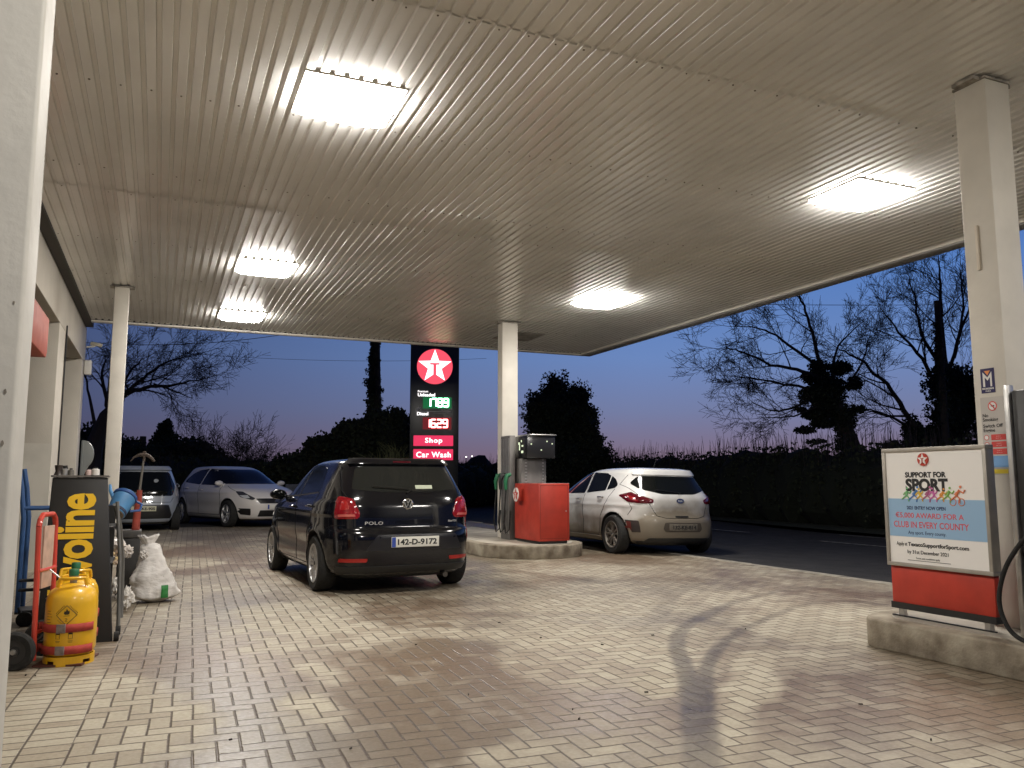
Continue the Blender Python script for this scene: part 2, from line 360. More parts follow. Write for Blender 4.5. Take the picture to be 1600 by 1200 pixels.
# ================================================================== CANOPY
canopy = thing('canopy', 'wide flat station canopy with ribbed off-white metal ceiling', 'canopy', (3.8, 8, H))
def L2(o, p=canopy):   # keep world placement under a parent Empty (pure translation)
    o.parent = p; o.matrix_parent_inverse = Matrix.Translation(-Vector(p.location)) if p.rotation_euler.z == 0 else (Matrix.Translation(p.location) @ Matrix.Rotation(p.rotation_euler.z, 4, 'Z')).inverted(); return o
def ceiling_mat():
    m = mat('ribbed_sheet', (.87, .86, .83), .24, spec=.8, var=.12, vscale=1.1)
    n = m.node_tree; b = n.nodes['Principled BSDF']
    for l_ in list(b.inputs['Roughness'].links): n.links.remove(l_)
    b.inputs['Roughness'].default_value = .24
    # grime blooms that grow beside the laps and fixings
    t = n.nodes.new('ShaderNodeTexCoord'); mp = n.nodes.new('ShaderNodeMapping'); mp.inputs['Scale'].default_value = (4, .5, 1); n.links.new(t.outputs['Object'], mp.inputs[0])
    no = n.nodes.new('ShaderNodeTexNoise'); no.inputs['Scale'].default_value = 1.5; no.inputs['Detail'].default_value = 8; n.links.new(mp.outputs[0], no.inputs[0])
    r = n.nodes.new('ShaderNodeMapRange'); r.inputs[1].default_value = .45; r.inputs[2].default_value = .85; r.inputs[4].default_value = .22; n.links.new(no.outputs[0], r.inputs[0])
    old = b.inputs['Base Color'].links[0].from_socket
    mx = n.nodes.new('ShaderNodeMix'); mx.data_type = 'RGBA'; n.links.new(r.outputs[0], mx.inputs[0]); n.links.new(old, mx.inputs[6]); mx.inputs[7].default_value = (.56, .53, .48, 1)
    n.links.new(mx.outputs[2], b.inputs['Base Color'])
    return m
CX0, CX1, CY1, CY0 = -1.27, 8.83, 16.5, -6.0
def ceiling():
    pitch = .105; prof = [(0, 0), (.062, 0), (.070, .018), (.097, .018)]   # (x, up)
    xs = []
    x = CX0
    while x < CX1 - .02:
        for a, b_ in prof: xs.append((x + a, b_))
        x += pitch
    xs.append((x, 0))
    # sheets lap at these y; every sheet sits 3 mm below the next
    cuts = [CY0, .9, 4.62, 8.27, 8.95, 12.6, CY1]
    rnd = random.Random(5)
    for s in range(len(cuts) - 1):
        y0, y1 = cuts[s], cuts[s + 1] + (.05 if s < len(cuts) - 2 else 0); dz = .006 * (s % 2)
        ny = max(2, int((y1 - y0) / .6)); vs = []; fs = []
        for j in range(ny + 1):
            yy = y0 + (y1 - y0) * j / ny
            for q, (a, b_) in enumerate(xs):
                sag = .0022 * sin(a * .9 + yy * .5)
                edge = .003 * sin(a * 60) if j in (0, ny) else 0
                vs.append((a, yy + edge, H + b_ + dz + sag))
        w = len(xs)
        for j in range(ny):
            for q in range(w - 1): fs.append((j * w + q, j * w + q + 1, (j + 1) * w + q + 1, (j + 1) * w + q))
        L2(MB().add(vs, fs).build('ceiling_sheet', cm))
    # fixings
    mb = MB()
    for yy in (-1.0, .95, 2.8, 4.66, 6.47, 8.3, 9.0, 10.8, 12.65, 14.4, 16.2):
        k = 0; x = CX0 + .03
        while x < CX1:
            if rnd.random() < .93:
                r_ = .006 + rnd.random() * .003; yj = yy + rnd.uniform(-.012, .012)
                mb.add([(x + r_ * cos(a * pi / 3), yj + r_ * sin(a * pi / 3), H - .006) for a in range(6)] + [(x + r_ * cos(a * pi / 3), yj + r_ * sin(a * pi / 3), H + .005) for a in range(6)],
                       [(5, 4, 3, 2, 1, 0)] + [(a, (a + 1) % 6, 6 + (a + 1) % 6, 6 + a) for a in range(6)])
            x += pitch * 2
    L2(mb.build('fixing_screws', mat('grimy_fixing', (.10, .08, .06), .8)))['kind'] = 'stuff'
    # roof deck above (keeps the sky out)
    L2(MB().box(CX0, CX1 + .08, CY0, CY1 + .07, H + .12, H + .3).build('roof_deck', black_pl))
    # dark foam closers at the sheet ends
    L2(MB().box(CX0, CX1, CY1 - .045, CY1 - .012, H + .003, H + .119).build('profile_filler', black_pl))
cm = ceiling_mat(); ceiling()
trim = mat('fascia_paint', (.50, .47, .42), .4, var=.2, vscale=2)
trim_l = mat('trim_lip', (.80, .76, .68), .35)
L2(MB().box(CX0, CX1, CY1 - .010, CY1 + .015, H - .022, H + .02).build('front_trim', trim_l))
L2(MB().box(CX0, CX1 + .09, CY1 + .017, CY1 + .09, H - .035, H + .62).build('front_fascia', trim, bevel=.01))
mb = MB(); mb.box(CX1 + .002, CX1 + .022, CY0, 10.2, H - .025, H + .02); mb.box(CX1 - .006, CX1 + .018, 10.2, CY1 - .012, H - .022, H + .018)
L2(mb.build('side_trim', trim_l))
L2(MB().box(CX1 + .024, CX1 + .24, CY0, CY1 + .016, H - .045, H + .60).build('side_fascia', mat('fascia_grey', (.33, .32, .31), .5, var=.3, vscale=2), bevel=.01))
# gutter strip towards the shop
L2(MB().box(CX0 - .14, CX0 - .004, CY0, 17.2, H - .02, H + .119).build('gutter', mat('dark_gutter', (.045, .04, .035), .7)))

def luminaire(x, y, label):
    t = thing('canopy_light', label, 'light', (x, y, H), 0, 'square lamps set in the canopy ceiling')
    w, d = .375, .34
    MB().box(-w - .008, w + .008, -d - .008, d + .008, -.012, .019).build('lamp_frame', mat('lamp_frame', (.62, .58, .5), .45), t, bevel=.004)
    # bowed diffuser
    n = 14; vs = []; fs = []
    for j in range(n + 1):
        for i in range(n + 1):
            u = -1 + 2 * i / n; v = -1 + 2 * j / n
            e = (1 - abs(u) ** 5) * (1 - abs(v) ** 5)
            vs.append((u * w, v * d, -.0125 - .072 * max(0, e) ** .5))
    for j in range(n):
        for i in range(n): fs.append((j * (n + 1) + i, (j + 1) * (n + 1) + i, (j + 1) * (n + 1) + i + 1, j * (n + 1) + i + 1))
    MB().add(vs, fs).build('diffuser', emis('lamp_glow', (1.0, .95, .885), LAMP), t, smooth=True)
luminaire(1.21, 6.03, 'largest and nearest square lamp, at upper left of the ceiling')
luminaire(1.21, 11.4, 'lamp in the left row directly above and behind the darker gap, before the farthest lamp')
luminaire(1.21, 14.95, 'farthest square lamp, in the left row close to the canopy front edge')
luminaire(6.50, 11.45, 'small lamp in the ceiling above the far pump and silver hatchback')
luminaire(6.50, 6.03, 'lamp in the ceiling just left of the near signed column')
for o in [o for o in COL.objects if o.name.startswith('canopy_light') and 'directly above' in o.get('label', '')]:
    o['label'] = 'second farthest square lamp of the left row, above the navy car'
luminaire(1.21, .5, 'square lamp overhead behind the viewer'); luminaire(6.50, .5, 'square lamp behind the viewer to the right')

q_ = G(806, 526, H); L2(MB().box(q_.x - .38, q_.x + .42, q_.y - .5, q_.y + .35, H - .016, H - .003).build('soffit_patch', mat('patch_grey', (.30, .28, .24), .7, var=.4, vscale=6), bevel=.003))
# steel columns
def column(name, x, y, w, d, label, zb=0.0, dx=0):
    t = thing(name, label, 'column', (x, y, zb), 0, 'painted columns that carry the canopy')
    MB().box(-w / 2, w / 2, -d / 2, d / 2, 0, H - zb - .03).build('shaft', mat('column_paint', (.70, .66, .58), .42, var=.16, vscale=2.2, bump=.15, bscale=30), t, bevel=.008)
    mb = MB()
    for a in (-1, 1):
        mb.box(a * w / 2 - .07 * (a < 0) - (.0 if a < 0 else 0), a * w / 2 + .07 * (a > 0) + (.0), -d * .35, d * .35, H - zb - .03, H - zb - .004)
    mb.box(-w / 2 - .008, w / 2 + .008, -d / 2 - .008, d / 2 + .008, H - zb - .0295, H - zb - .012)
    mb.build('head_plate', mat('head_plate', (.38, .35, .30), .6, var=.6, vscale=15), t)
    return t
column('canopy_column', -.64, 13.45, .20, .17, 'slim white column at the left beside the shop and parked cars')
colm = column('canopy_column', 5.815, 13.72, .31, .22, 'white column rising behind the far fuel pump', .22)
colr = column('canopy_column', 5.50, 3.93, .26, .25, 'broad column on the near island carrying safety notices', .22)

# ================================================================== LEFT: near pier and shop front
chip = mat('bare_patch', (.30, .27, .22), .9, var=.4)
def near_pier():
    t = thing('door_pier', 'close cream painted pier with chipped paint at the left edge', 'pier', (-.296, 2.085, 0))
    MB().box(-.8, .0, 0, .155, 0, H - .1).build('pier_body', mat('pier_paint', (.60, .58, .52), .5, var=.14, vscale=3, bump=.2, bscale=25), t, bevel=.010, segs=4)
    mb = MB(); rnd = random.Random(8)
    for (u, z, s) in ((-.020, 1.60, .004), (-.024, 1.40, .005), (-.022, 1.285, .006), (-.028, 1.165, .010), (-.022, 1.14, .008), (-.026, 1.095, .013), (-.020, 1.06, .009), (-.017, 1.03, .007), (-.016, 1.0, .008), (-.019, .96, .006), (-.015, .90, .006), (-.016, .84, .007), (-.040, .80, .012), (-.016, .76, .008), (-.045, .68, .010), (-.060, 1.02, .006)):
        n = 11; poly = [(u + s * .62 * (.6 + .6 * rnd.random()) * cos(2 * pi * i / n), z + s * (.7 + .6 * rnd.random()) * sin(2 * pi * i / n)) for i in range(n)]
        mb.prism(poly, -.0015, .001, 'y')
    mb.build('paint_chips', chip, t)
near_pier()

facade_m = mat('render_cream', (.54, .50, .43), .75, var=.16, vscale=1.2, bump=.25, bscale=60)
facade_d = mat('render_reveal', (.52, .47, .40), .8, var=.2, vscale=1.5, bump=.25, bscale=60)
shop = thing('shop_building', 'cream rendered shop front with deep bays under the canopy', 'building', (-1.4, 12, 0))
def sh(mb, name, m, **k):
    return L2(mb.build(name, m, **k), shop)
X0 = -1.42
for (a, b_) in ((2.6, 3.2), (5.6, 6.2), (9.3, 9.9), (13.25, 14.05), (17.05, 17.6)):
    sh(MB().box(X0 - .42, X0, a, b_, 0, 3.50), 'pier', facade_m, bevel=.006)
sh(MB().box(X0 - .42, X0 + .002, 2.6, 17.602, 3.502, H + .02), 'beam', facade_m, bevel=.006)
sh(MB().box(X0 - 7, X0 - .425, 2.6, 17.2, 0, H + .3), 'rear_block', facade_d)
dk = mat('dark_glass', (.012, .012, .014), .08)
alu = mat('dull_alu', (.30, .29, .27), .4, metal=.6)
for (a, b_) in ((6.3, 9.2), (10.0, 13.15), (14.2, 16.95)):
    sh(MB().box(X0 - .42, X0 - .38, a, b_, .25, 3.35), 'window', dk)
    mb = MB()
    for yy in (a, (a + b_) / 2, b_): mb.box(X0 - .38, X0 - .34, yy - .03, yy + .03, .2, 3.4)
    for zz in (.2, 2.3, 3.4): mb.box(X0 - .379, X0 - .341, a, b_, zz - .03, zz + .03)
    sh(mb, 'window_frame', alu)
sh(MB().box(X0 - .36, X0 + .005, 13.24, 13.248, 0, 1.75), 'lower_render', mat('render_pale', (.60, .57, .50), .8, var=.2, vscale=2))
sh(MB().tube([(X0 + .015, 14.07, .1), (X0 + .015, 14.07, 3.6)], .012, 6), 'cable', black_pl)
# orange-red fascia box of the shop
sb = thing('shop_sign_box', 'orange red box sign fixed to the shop front', 'sign', (-1.35, 9.6, 2.56))
MB().prism([(-1.3, 0), (.55, .0), (.62, .06), (.62, .44), (-1.3, .44)], -.06, .15, 'x').build('box_body', mat('orange_box', (.42, .075, .035), .5, var=.15), sb, bevel=.01)
# small camera on the corner
sc_ = thing('security_camera', 'small beige security camera on the corner of the shop', 'camera', (X0 + .02, 17.55, 3.80))
MB().tube([(0, 0, .0), (.12, 0, .02), (.16, 0, .06)], .018, 8).build('bracket', white_paint, sc_)
MB().box(.05, .26, -.04, .04, .05, .12, Matrix.Rotation(R(8), 4, 'Y')).build('camera_body', mat('camera_beige', (.5, .46, .36), .5), sc_, bevel=.015)
o = MB().box(0, .13, -.06, .06, 0, .28).build('alarm_box', white_paint, bevel=.02, loc=(X0 + .005, 17.45, 3.25)); tag(o, 'little white box on the shop corner below the security camera', 'alarm')
# ================================================================== islands
conc = mat('concrete', (.38, .34, .26), .85, var=.55, vscale=4, bump=.5, bscale=50, col2=(.13, .10, .07))
conc2 = mat('concrete_top', (.50, .46, .38), .8, var=.35, vscale=3, bump=.35, bscale=50)
def island(x0, x1, y0, y1, round_near, round_far, label, loc):
    cx = (x0 + x1) / 2; rx = (x1 - x0) / 2; ry = rx * .95; poly = []
    if round_near: poly += [(cx - rx * cos(pi * i / 18), y0 + ry - ry * sin(pi * i / 18)) for i in range(19)]
    else: poly += [(x0, y0), (x1, y0)]
    if round_far: poly += [(cx + rx * abs(cos(pi * i / 18)) ** .6 * (1 if i < 9 else -1), y1 - ry * .35 + ry * .35 * sin(pi * i / 18)) for i in range(19)]
    else: poly += [(x1, y1), (x0, y1)]
    poly = [(a - loc[0], b_ - loc[1]) for a, b_ in poly]
    t = thing('pump_island', label, 'island', loc)
    MB().prism(poly, 0, .215).build('kerb', conc, t, bevel=.02)
    inner = []
    for a, b_ in poly:
        v = Vector((a - (cx - loc[0]), b_ - ((y0 + y1) / 2 - loc[1]))); inner.append((a - .13 * (1 if v.x > 0 else -1) * min(1, abs(v.x) / rx), b_ - .13 * (1 if v.y > 0 else -1)))
    MB().prism(inner, .2, .2195).build('top_slab', conc2, t)
    return t
island(4.86, 6.62, 11.75, 17.5, True, False, 'rounded concrete island under the far pump', (5.8, 13.5, 0))
island(4.84, 6.45, -3.0, 4.84, False, True, 'concrete island under the sport poster and near pump', (5.6, 2.5, 0))

# ================================================================== logo disc: white star with T on red
def star_logo(parent, M, r, mred, mwhite, glyph, z0=.0):
    """M maps local xy plane to face; red disc, white star, T in the star"""
    MB().lathe([(0, z0), (r, z0), (r, z0 + .008), (0, z0 + .008)], 40, 'z', M).build('logo_disc', mred, parent)
    pts = []
    for i in range(10):
        a = pi / 2 + i * pi / 5; rr = r * .97 if i % 2 == 0 else r * .40
        pts.append((rr * cos(a), rr * sin(a)))
    vs = [(0, 0, z0 + .012)] + [(x, y_, z0 + .012) for x, y_ in pts] + [(x, y_, z0 + .007) for x, y_ in pts]
    fs = [(0, 1 + i, 1 + (i + 1) % 10) for i in range(10)] + [(1 + i, 11 + i, 11 + (i + 1) % 10, 1 + (i + 1) % 10) for i in range(10)]
    MB().add(vs, fs, M).build('logo_star', mwhite, parent)
    k = r
    MB().prism([(-.27 * k, .10 * k), (.27 * k, .10 * k), (.27 * k, .20 * k), (-.27 * k, .20 * k)], z0 + .010, z0 + .016, 'z', M).prism([(-.085 * k, -.62 * k), (.085 * k, -.62 * k), (.085 * k, .10 * k), (-.085 * k, .10 * k)], z0 + .010, z0 + .0155, 'z', M).build('logo_letter', glyph, parent)

# ================================================================== far fuel pump
def far_pump():
    t = thing('fuel_pump', 'far fuel dispenser with dark display head and steel body', 'fuel pump', (5.73, 12.91, .22))
    ox, oy, oz = 5.9, 13.2, .22
    grey = mat('pump_grey', (.20, .19, .18), .4, metal=.3, var=.3, vscale=7, stretch=(1, 1, .3)); dark = mat('pump_dark', (.02, .02, .022), .2)
    MB().box(.02, .50, .06, .60, 0, 1.395).build('body', grey, t, bevel=.012)
    hd = MB().box(.06, .60, -.10, .42, 1.40, 1.79).build('display_head', dark, t, bevel=.012)
    MB().box(.10, .62, -.13, .42, 1.792, 1.812).build('top_lid', steel, hd, bevel=.006)
    lit = emis('led_small', (.8, .9, .6), .8)
    mb = MB()
    for (u, z, w_, h_) in ((.28, 1.60, .03, .14), (.42, 1.55, .09, .05), (.42, 1.66, .07, .035), (.27, 1.70, .06, .05), (.36, 1.74, .03, .045)):
        mb.box(.053, .060, -u + .48, -u + .48 + w_ * .8, z - .06, z - .06 + h_ * .8)
    mb.build('keypad', lit, hd)
    mb = MB()
    for (u, z) in ((.14, 1.64), (.44, 1.69), (.54, 1.65), (.33, 1.54)): mb.lathe([(0, -.106), (.012, -.106), (.012, -.098), (0, -.098)], 10, 'y', None, (u, 0, z))
    mb.build('indicator_light', lit, hd)
    # hose tower with uprights
    tw = MB().box(-.13, -.02, .22, .62, 0, 1.80).build('hose_tower', grey, t, bevel=.01)
    mb = MB()
    for k in range(5): mb.box(-.137, -.129, .24 + k * .08, .265 + k * .08, .1, 1.75)
    mb.build('tower_ribs', steel, tw)
    mb = MB()
    for r_ in range(24):
        z = .1 + r_ * .055; mb.box(.09, .13, .052, .061, z, z + .02); mb.box(.42, .45, .052, .061, z, z + .02)
    mb.build('louvres', steel, t)
    gn = mat('nozzle_green', (.02, .16, .07), .4)
    for k, (yy, m_) in enumerate(((.12, gn), (.36, mat('nozzle_black', (.015, .015, .015), .4)), (.56, gn))):
        nz = MB().tube([(-.15, yy, 1.12), (-.22, yy, 1.10), (-.25, yy, 1.00), (-.24, yy, .86)], [.03, .04, .034, .026], 10).build('nozzle', m_, t, smooth=True)
        MB().tube([(-.24, yy, .86), (-.26, yy, .60), (-.28, yy, .30), (-.24, yy, .12), (-.18, yy, .18), (-.16, yy, .5)], .013, 8).build('hose', rubber, nz, smooth=True)
    return t
far_pump()
def red_cabinet():
    t = thing('red_cabinet', 'red steel cabinet with a star roundel on the far island', 'cabinet', (5.62, 11.98, .22))
    MB().box(0, .55, .0, .97, .045, .965).build('cabinet_body', red_paint, t, bevel=.008)
    MB().box(.03, .52, .03, .94, 0, .045).build('plinth', black_pl, t)
    MB().box(.08, .56, .01, .9, .966, .973).build('cabinet_lid', steel, t)
    mb = MB(); mb.box(.03, .52, -.0015, .001, .085, .089); mb.box(.03, .52, -.0015, .001, .93, .934); mb.box(.028, .032, -.0015, .001, .085, .934); mb.box(.518, .522, -.0015, .001, .085, .934)
    mb.build('door_seam', mat('seam_dark', (.06, .008, .005), .7), t); MB().lathe([(0, -.004), (.011, -.004), (.013, .0), (0, .0)], 16, 'y', None, (.49, 0, .52)).build('lock', steel, t)
    pl = MB().box(-.09, .0, .60, .80, .68, .88).build('roundel_block', mat('red_dark', (.35, .03, .015), .5), t)
    Mx = FR((-.092, .70, .78), (0, -1, 0), (0, 0, 1))
    star_logo(pl, Mx, .115, mat('logo_white', (.75, .72, .68), .5), mat('logo_red', (.55, .05, .04), .5), mat('logo_white', (.75, .72, .68), .5))
red_cabinet()

# ================================================================== poster board on the near island
def ink(name, c): return mat('ink_' + name, c, .6)
def poster_board():
    # plane facing -X (a little turned); local x runs towards the viewer (-Y)
    A = G(1400, 958, .22); ang = R(0)
    p0 = Vector((5.10, 4.63, .22)); p1 = Vector((5.10, 3.80, .22))
    a = (p1 - p0); Wd = a.length; rz = atan2(a.y, a.x)
    t = thing('poster_board', 'framed white sports award poster above a red panel', 'sign', p0, rz)
    # local: x along board, y = +90deg from x ; faces local -y? viewer is on the -X side
    fr = mat('board_frame', (.46, .43, .38), .4, metal=.5, var=.2); wh = mat('poster_white', (.88, .86, .82), .5)
    z0, zm, z1 = .055, .366, 1.235
    MB().box(0, Wd, -.0, .05, z0 + .04, zm).build('red_panel', red_paint, t, bevel=.004)
    MB().box(-.005, Wd + .005, -.012, .055, z0, z0 + .045).build('lower_rail', black_pl, t)
    mb = MB(); fw_ = .028
    mb.box(-.015, Wd + .015, -.022, .06, zm, zm + fw_); mb.box(-.015, Wd + .015, -.022, .06, z1 - fw_, z1); mb.box(-.015, -.015 + fw_, -.0215, .059, zm + fw_, z1 - fw_); mb.box(Wd + .015 - fw_, Wd + .015, -.0215, .059, zm + fw_, z1 - fw_)
    mb.build('poster_frame', fr, t, bevel=.003)
    po = MB().box(0, Wd, -.010, .04, zm + .001, z1 - .001).build('poster', wh, t)
    MB().box(.05, .09, .0, .04, 0, z0).build('leg', steel, t); MB().box(Wd - .09, Wd - .05, .0, .04, 0, z0).build('leg', steel, t)
    MB().box(.0, Wd, -.012, .0, .0, .009).build('base_rail', black_pl, t)
    yb = -.0105
    Hh = z1 - zm - 2 * fw_; zb = zm + fw_
    MB().box(fw_ - .01, Wd - fw_ + .01, yb - .001, yb, zb + .235 * Hh, zb + .575 * Hh).build('blue_band', ink('blue', (.30, .48, .68)), po)
    def T(s, u0, u1, v, h, m, bold=.0):
        iw = Wd - 2 * fw_; return textfit(s, (0, iw * (u1 - u0), -h * Hh / 2, h * Hh / 2), m, 'lettering', po, FR((fw_ + iw * u0, yb - .0012, zb + Hh * v), (1, 0, 0), (0, 0, 1)), bold, .0005)
    k = ink('black', (.02, .02, .02)); nv = ink('navy', (.02, .04, .12)); rd = ink('pink', (.66, .10, .12)); gy = ink('grey', (.12, .12, .12))
    star_logo(po, FR((Wd * .42, yb, zb + Hh * .925), (1, 0, 0), (0, 0, 1)), .046, ink('logored', (.5, .05, .03)), wh, ink('logored', (.5, .05, .03)))
    join_meshes([T('SUPPORT FOR', .20, .645, .79, .05, k, .0022), T('SPORT', .20, .66, .70, .115, k, .006)])
    T('2021 ENTRY NOW OPEN', .20, .62, .495, .032, nv, .0012)
    join_meshes([T('€5,000 AWARD FOR A', .065, .80, .425, .058, rd, .001), T('CLUB IN EVERY COUNTY', .04, .845, .345, .056, rd, .001)])
    T('Any sport. Every county.', .20, .61, .270, .040, nv, .0004)
    join_meshes([T('Apply at', .06, .18, .165, .044, k, .0002), T('TexacoSupportforSport.com', .19, .83, .165, .046, k, .0014), T('by 31st December 2021', .18, .62, .098, .042, k, .0004), T('Terms and conditions apply', .27, .53, .048, .020, k, 0)])
    MB().box(Wd * .20, Wd * .63, yb - .0015, yb - .001, zb + Hh * .026, zb + Hh * .030).build('rule', k, po)
    # row of small running figures
    def fig(u, c, s, lean, bike=False):
        m = ink('figure_%d' % int(1000 * c[0] + 100 * c[1] + 10 * c[2]), c); mb = MB(); x = Wd * (u - .02) ; z = zb + Hh * .585; s *= .74; r_ = .0055
        def ln(*p, r=r_): mb.tube([(x + a * s, yb - .0022, z + b_ * s) for a, b_ in p], r, 5)
        hx, hz = lean * .06, .085
        mb.lathe([(0, -.003), (.013 * s, -.003), (.013 * s, .001), (0, .001)], 10, 'y', None, (x + (hx + lean * .02) * s, yb - .002, z + (hz + .03) * s))
        ln((0, .03), (hx, hz), r=.009)
        ln((0, .03), (.035, .0), (.03, -.045)); ln((0, .03), (-.035, .005), (-.07, -.02))
        ln((hx, hz - .01), (hx + .04, hz - .03), (hx + .06, hz)); ln((hx, hz - .01), (hx - .035, hz - .025), (hx - .055, hz - .05))
        if bike:
            for q in (-.045, .05): mb.tube([(x + (q + .035 * cos(i * pi / 8)) * s, yb - .002, z + (-.035 + .035 * sin(i * pi / 8)) * s) for i in range(16)], .003, 4, closed=True)
        mb.build('running_figure', m, po)
    for u, c, s, l, bk in ((.245, (.20, .50, .22), .8, .2, 0), (.325, (.10, .25, .60), .9, .6, 0), (.39, (.80, .55, .08), .75, -.3, 0), (.46, (.50, .16, .30), .9, .5, 0), (.53, (.70, .20, .50), .8, -.3, 0), (.60, (.80, .35, .08), .75, .5, 0), (.66, (.25, .50, .12), .85, .4, 0), (.745, (.72, .22, .10), .95, .6, 1)):
        fig(u, c, s, l, bk)
poster_board()

# notices on the near column (face towards -X)
def notices():
    xf = 5.50 - .13; oy = 3.95
    t = thing('safety_notice', 'grey safety notice strip on the near column with red blue and yellow panels', 'sign', (xf, oy, 1.2))
    def B(y0, y1, z0, z1, d, m, name, parent=t): return MB().box(-d, -.0005, y0, y1, z0, z1).build(name, m, parent)
    bd = B(-.135, .06, .055, .60, .003, mat('notice_grey', (.50, .47, .43), .5), 'board')
    def T(s, y, z, size, m, bold=.0, al='LEFT', sx=1): return text(s, size, m, 'lettering', t, FR((-.0042, y, z), (0, -1, 0), (0, 0, 1)), sx, bold, .0003, al)
    k = ink('black', (.02, .02, .02)); w = ink('white', (.75, .73, .7)); red = ink('red', (.6, .06, .05))
    def disc(y, z, r, m, dd=.004): return MB().lathe([(0, -dd), (r, -dd), (r, 0), (0, 0)], 24, 'x', None, (0, y, z)).build('pictogram', m, t)
    disc(-.03, .535, .034, red, .004); disc(-.03, .535, .027, w, .0045)
    MB().box(-.0052, -.004, -.004, .004, -.033, .033, Matrix.Translation((0, -.03, .535)) @ Matrix.Rotation(R(-40), 4, 'X')).build('pictogram', red, t)
    MB().box(-.0050, -.004, -.045, -.02, .532, .540).build('pictogram', k, t)
    join_meshes([T('No', .05, .470, .034, k, .0006), T('Smoking', .05, .440, .034, k, .0006), T('Switch Off', .05, .395, .034, k, .0006), T('Engine', .05, .365, .034, k, .0006)])
    for z in (.315, .265, .215):
        disc(.03, z, .019, red); disc(.03, z, .0145, w, .0045); B(-.115, -.005, z - .020, z + .020, .004, red, 'red_label')
        T('= == =', -.06, z + .006, .012, w, al='CENTER'); T('== = ==', -.06, z - .008, .012, w, al='CENTER')
    disc(.03, .145, .021, ink('blue', (.12, .28, .5))); MB().box(-.0052, -.004, .026, .034, .130, .162).build('pictogram', w, t)
    B(-.12, -.005, .105, .185, .004, ink('blue2', (.16, .33, .58)), 'blue_label'); B(-.115, -.005, .062, .092, .004, ink('yellow', (.78, .62, .05)), 'yellow_label')
    MB().prism([(.012, .062), (.048, .062), (.03, .095)], -.0045, -.001, 'x').build('pictogram', ink('yellow', (.78, .62, .05)), t)
    s = thing('fuel_brand_sign', 'small navy sticker with white and orange V mark above the safety notice', 'sign', (xf, oy, 1.83))
    MB().box(-.003, -.0005, -.06, .045, 0, .175).build('sticker', ink('navy2', (.025, .02, .09)), s)
    MB().prism([(-.04, .045), (-.04, .15), (-.0075, .11), (.028, .15), (.028, .045), (.013, .045), (.013, .112), (-.0075, .088), (-.027, .112), (-.027, .045)], -.0042, -.003, 'x').build('white_mark', w, s)
    MB().prism([(-.03, .158), (.016, .158), (-.0075, .125)], -.0042, -.003, 'x').build('orange_mark', ink('orange', (.8, .28, .08)), s)
    text('MORGAN', .018, w, 'lettering', s, FR((-.0042, -.0075, .030), (0, -1, 0), (0, 0, 1)), 1.1, .0006, .0003)
    text('FUELS', .014, w, 'lettering', s, FR((-.0042, -.0075, .013), (0, -1, 0), (0, 0, 1)), 1.1, .0003, .0003)
    c = MB().box(-.02, 0, -.012, .012, 0, .33).build('cable_cover', mat('cover_cream', (.7, .63, .52), .5), None, bevel=.006, loc=(xf, 3.94, 2.72)); tag(c, 'short vertical cream cable cover halfway up the near column', 'cover')
notices()

# near pump at right edge with hose
def near_pump():
    t = thing('fuel_pump', 'near fuel dispenser cut by the right edge with a looping black hose', 'fuel pump', (4.95, 3.065, .22))
    MB().box(0, .55, -.55, .42, 0, 1.56).build('body', mat('pump_dark2', (.03, .03, .03), .3), t, bevel=.01)
    MB().box(-.02, .035, .424, .458, 0, 1.60).build('edge_profile', steel, t, bevel=.006)
    MB().box(-.012, -.001, -.4, .36, .75, 1.05).build('red_band', red_paint, t)
    nz = MB().tube([(-.02, .25, 1.12), (-.07, .25, 1.10), (-.09, .25, .98), (-.085, .25, .85)], [.03, .036, .03, .022], 10).build('nozzle', mat('nozzle_green', (.02, .16, .07), .4), t, smooth=True)
    pts = []
    for p in [(-.085, .25, .85), (-.09, .27, .72), (-.09, .39, .58), (-.09, .48, .44), (-.09, .53, .27), (-.09, .51, .14), (-.09, .44, .05), (-.09, .30, .02), (-.08, .05, .06)]: pts.append(Vector(p))
    Q = []
    for i in range(len(pts) - 1):
        a = pts[max(i - 1, 0)]; b_ = pts[i]; c = pts[i + 1]; d = pts[min(i + 2, len(pts) - 1)]
        for k in range(6):
            u = k / 6; Q.append(.5 * ((2 * b_) + (c - a) * u + (2 * a - 5 * b_ + 4 * c - d) * u * u + (3 * b_ - a - 3 * c + d) * u ** 3))
    MB().tube(Q, .014, 10).build('hose', rubber, nz, smooth=True)
near_pump()

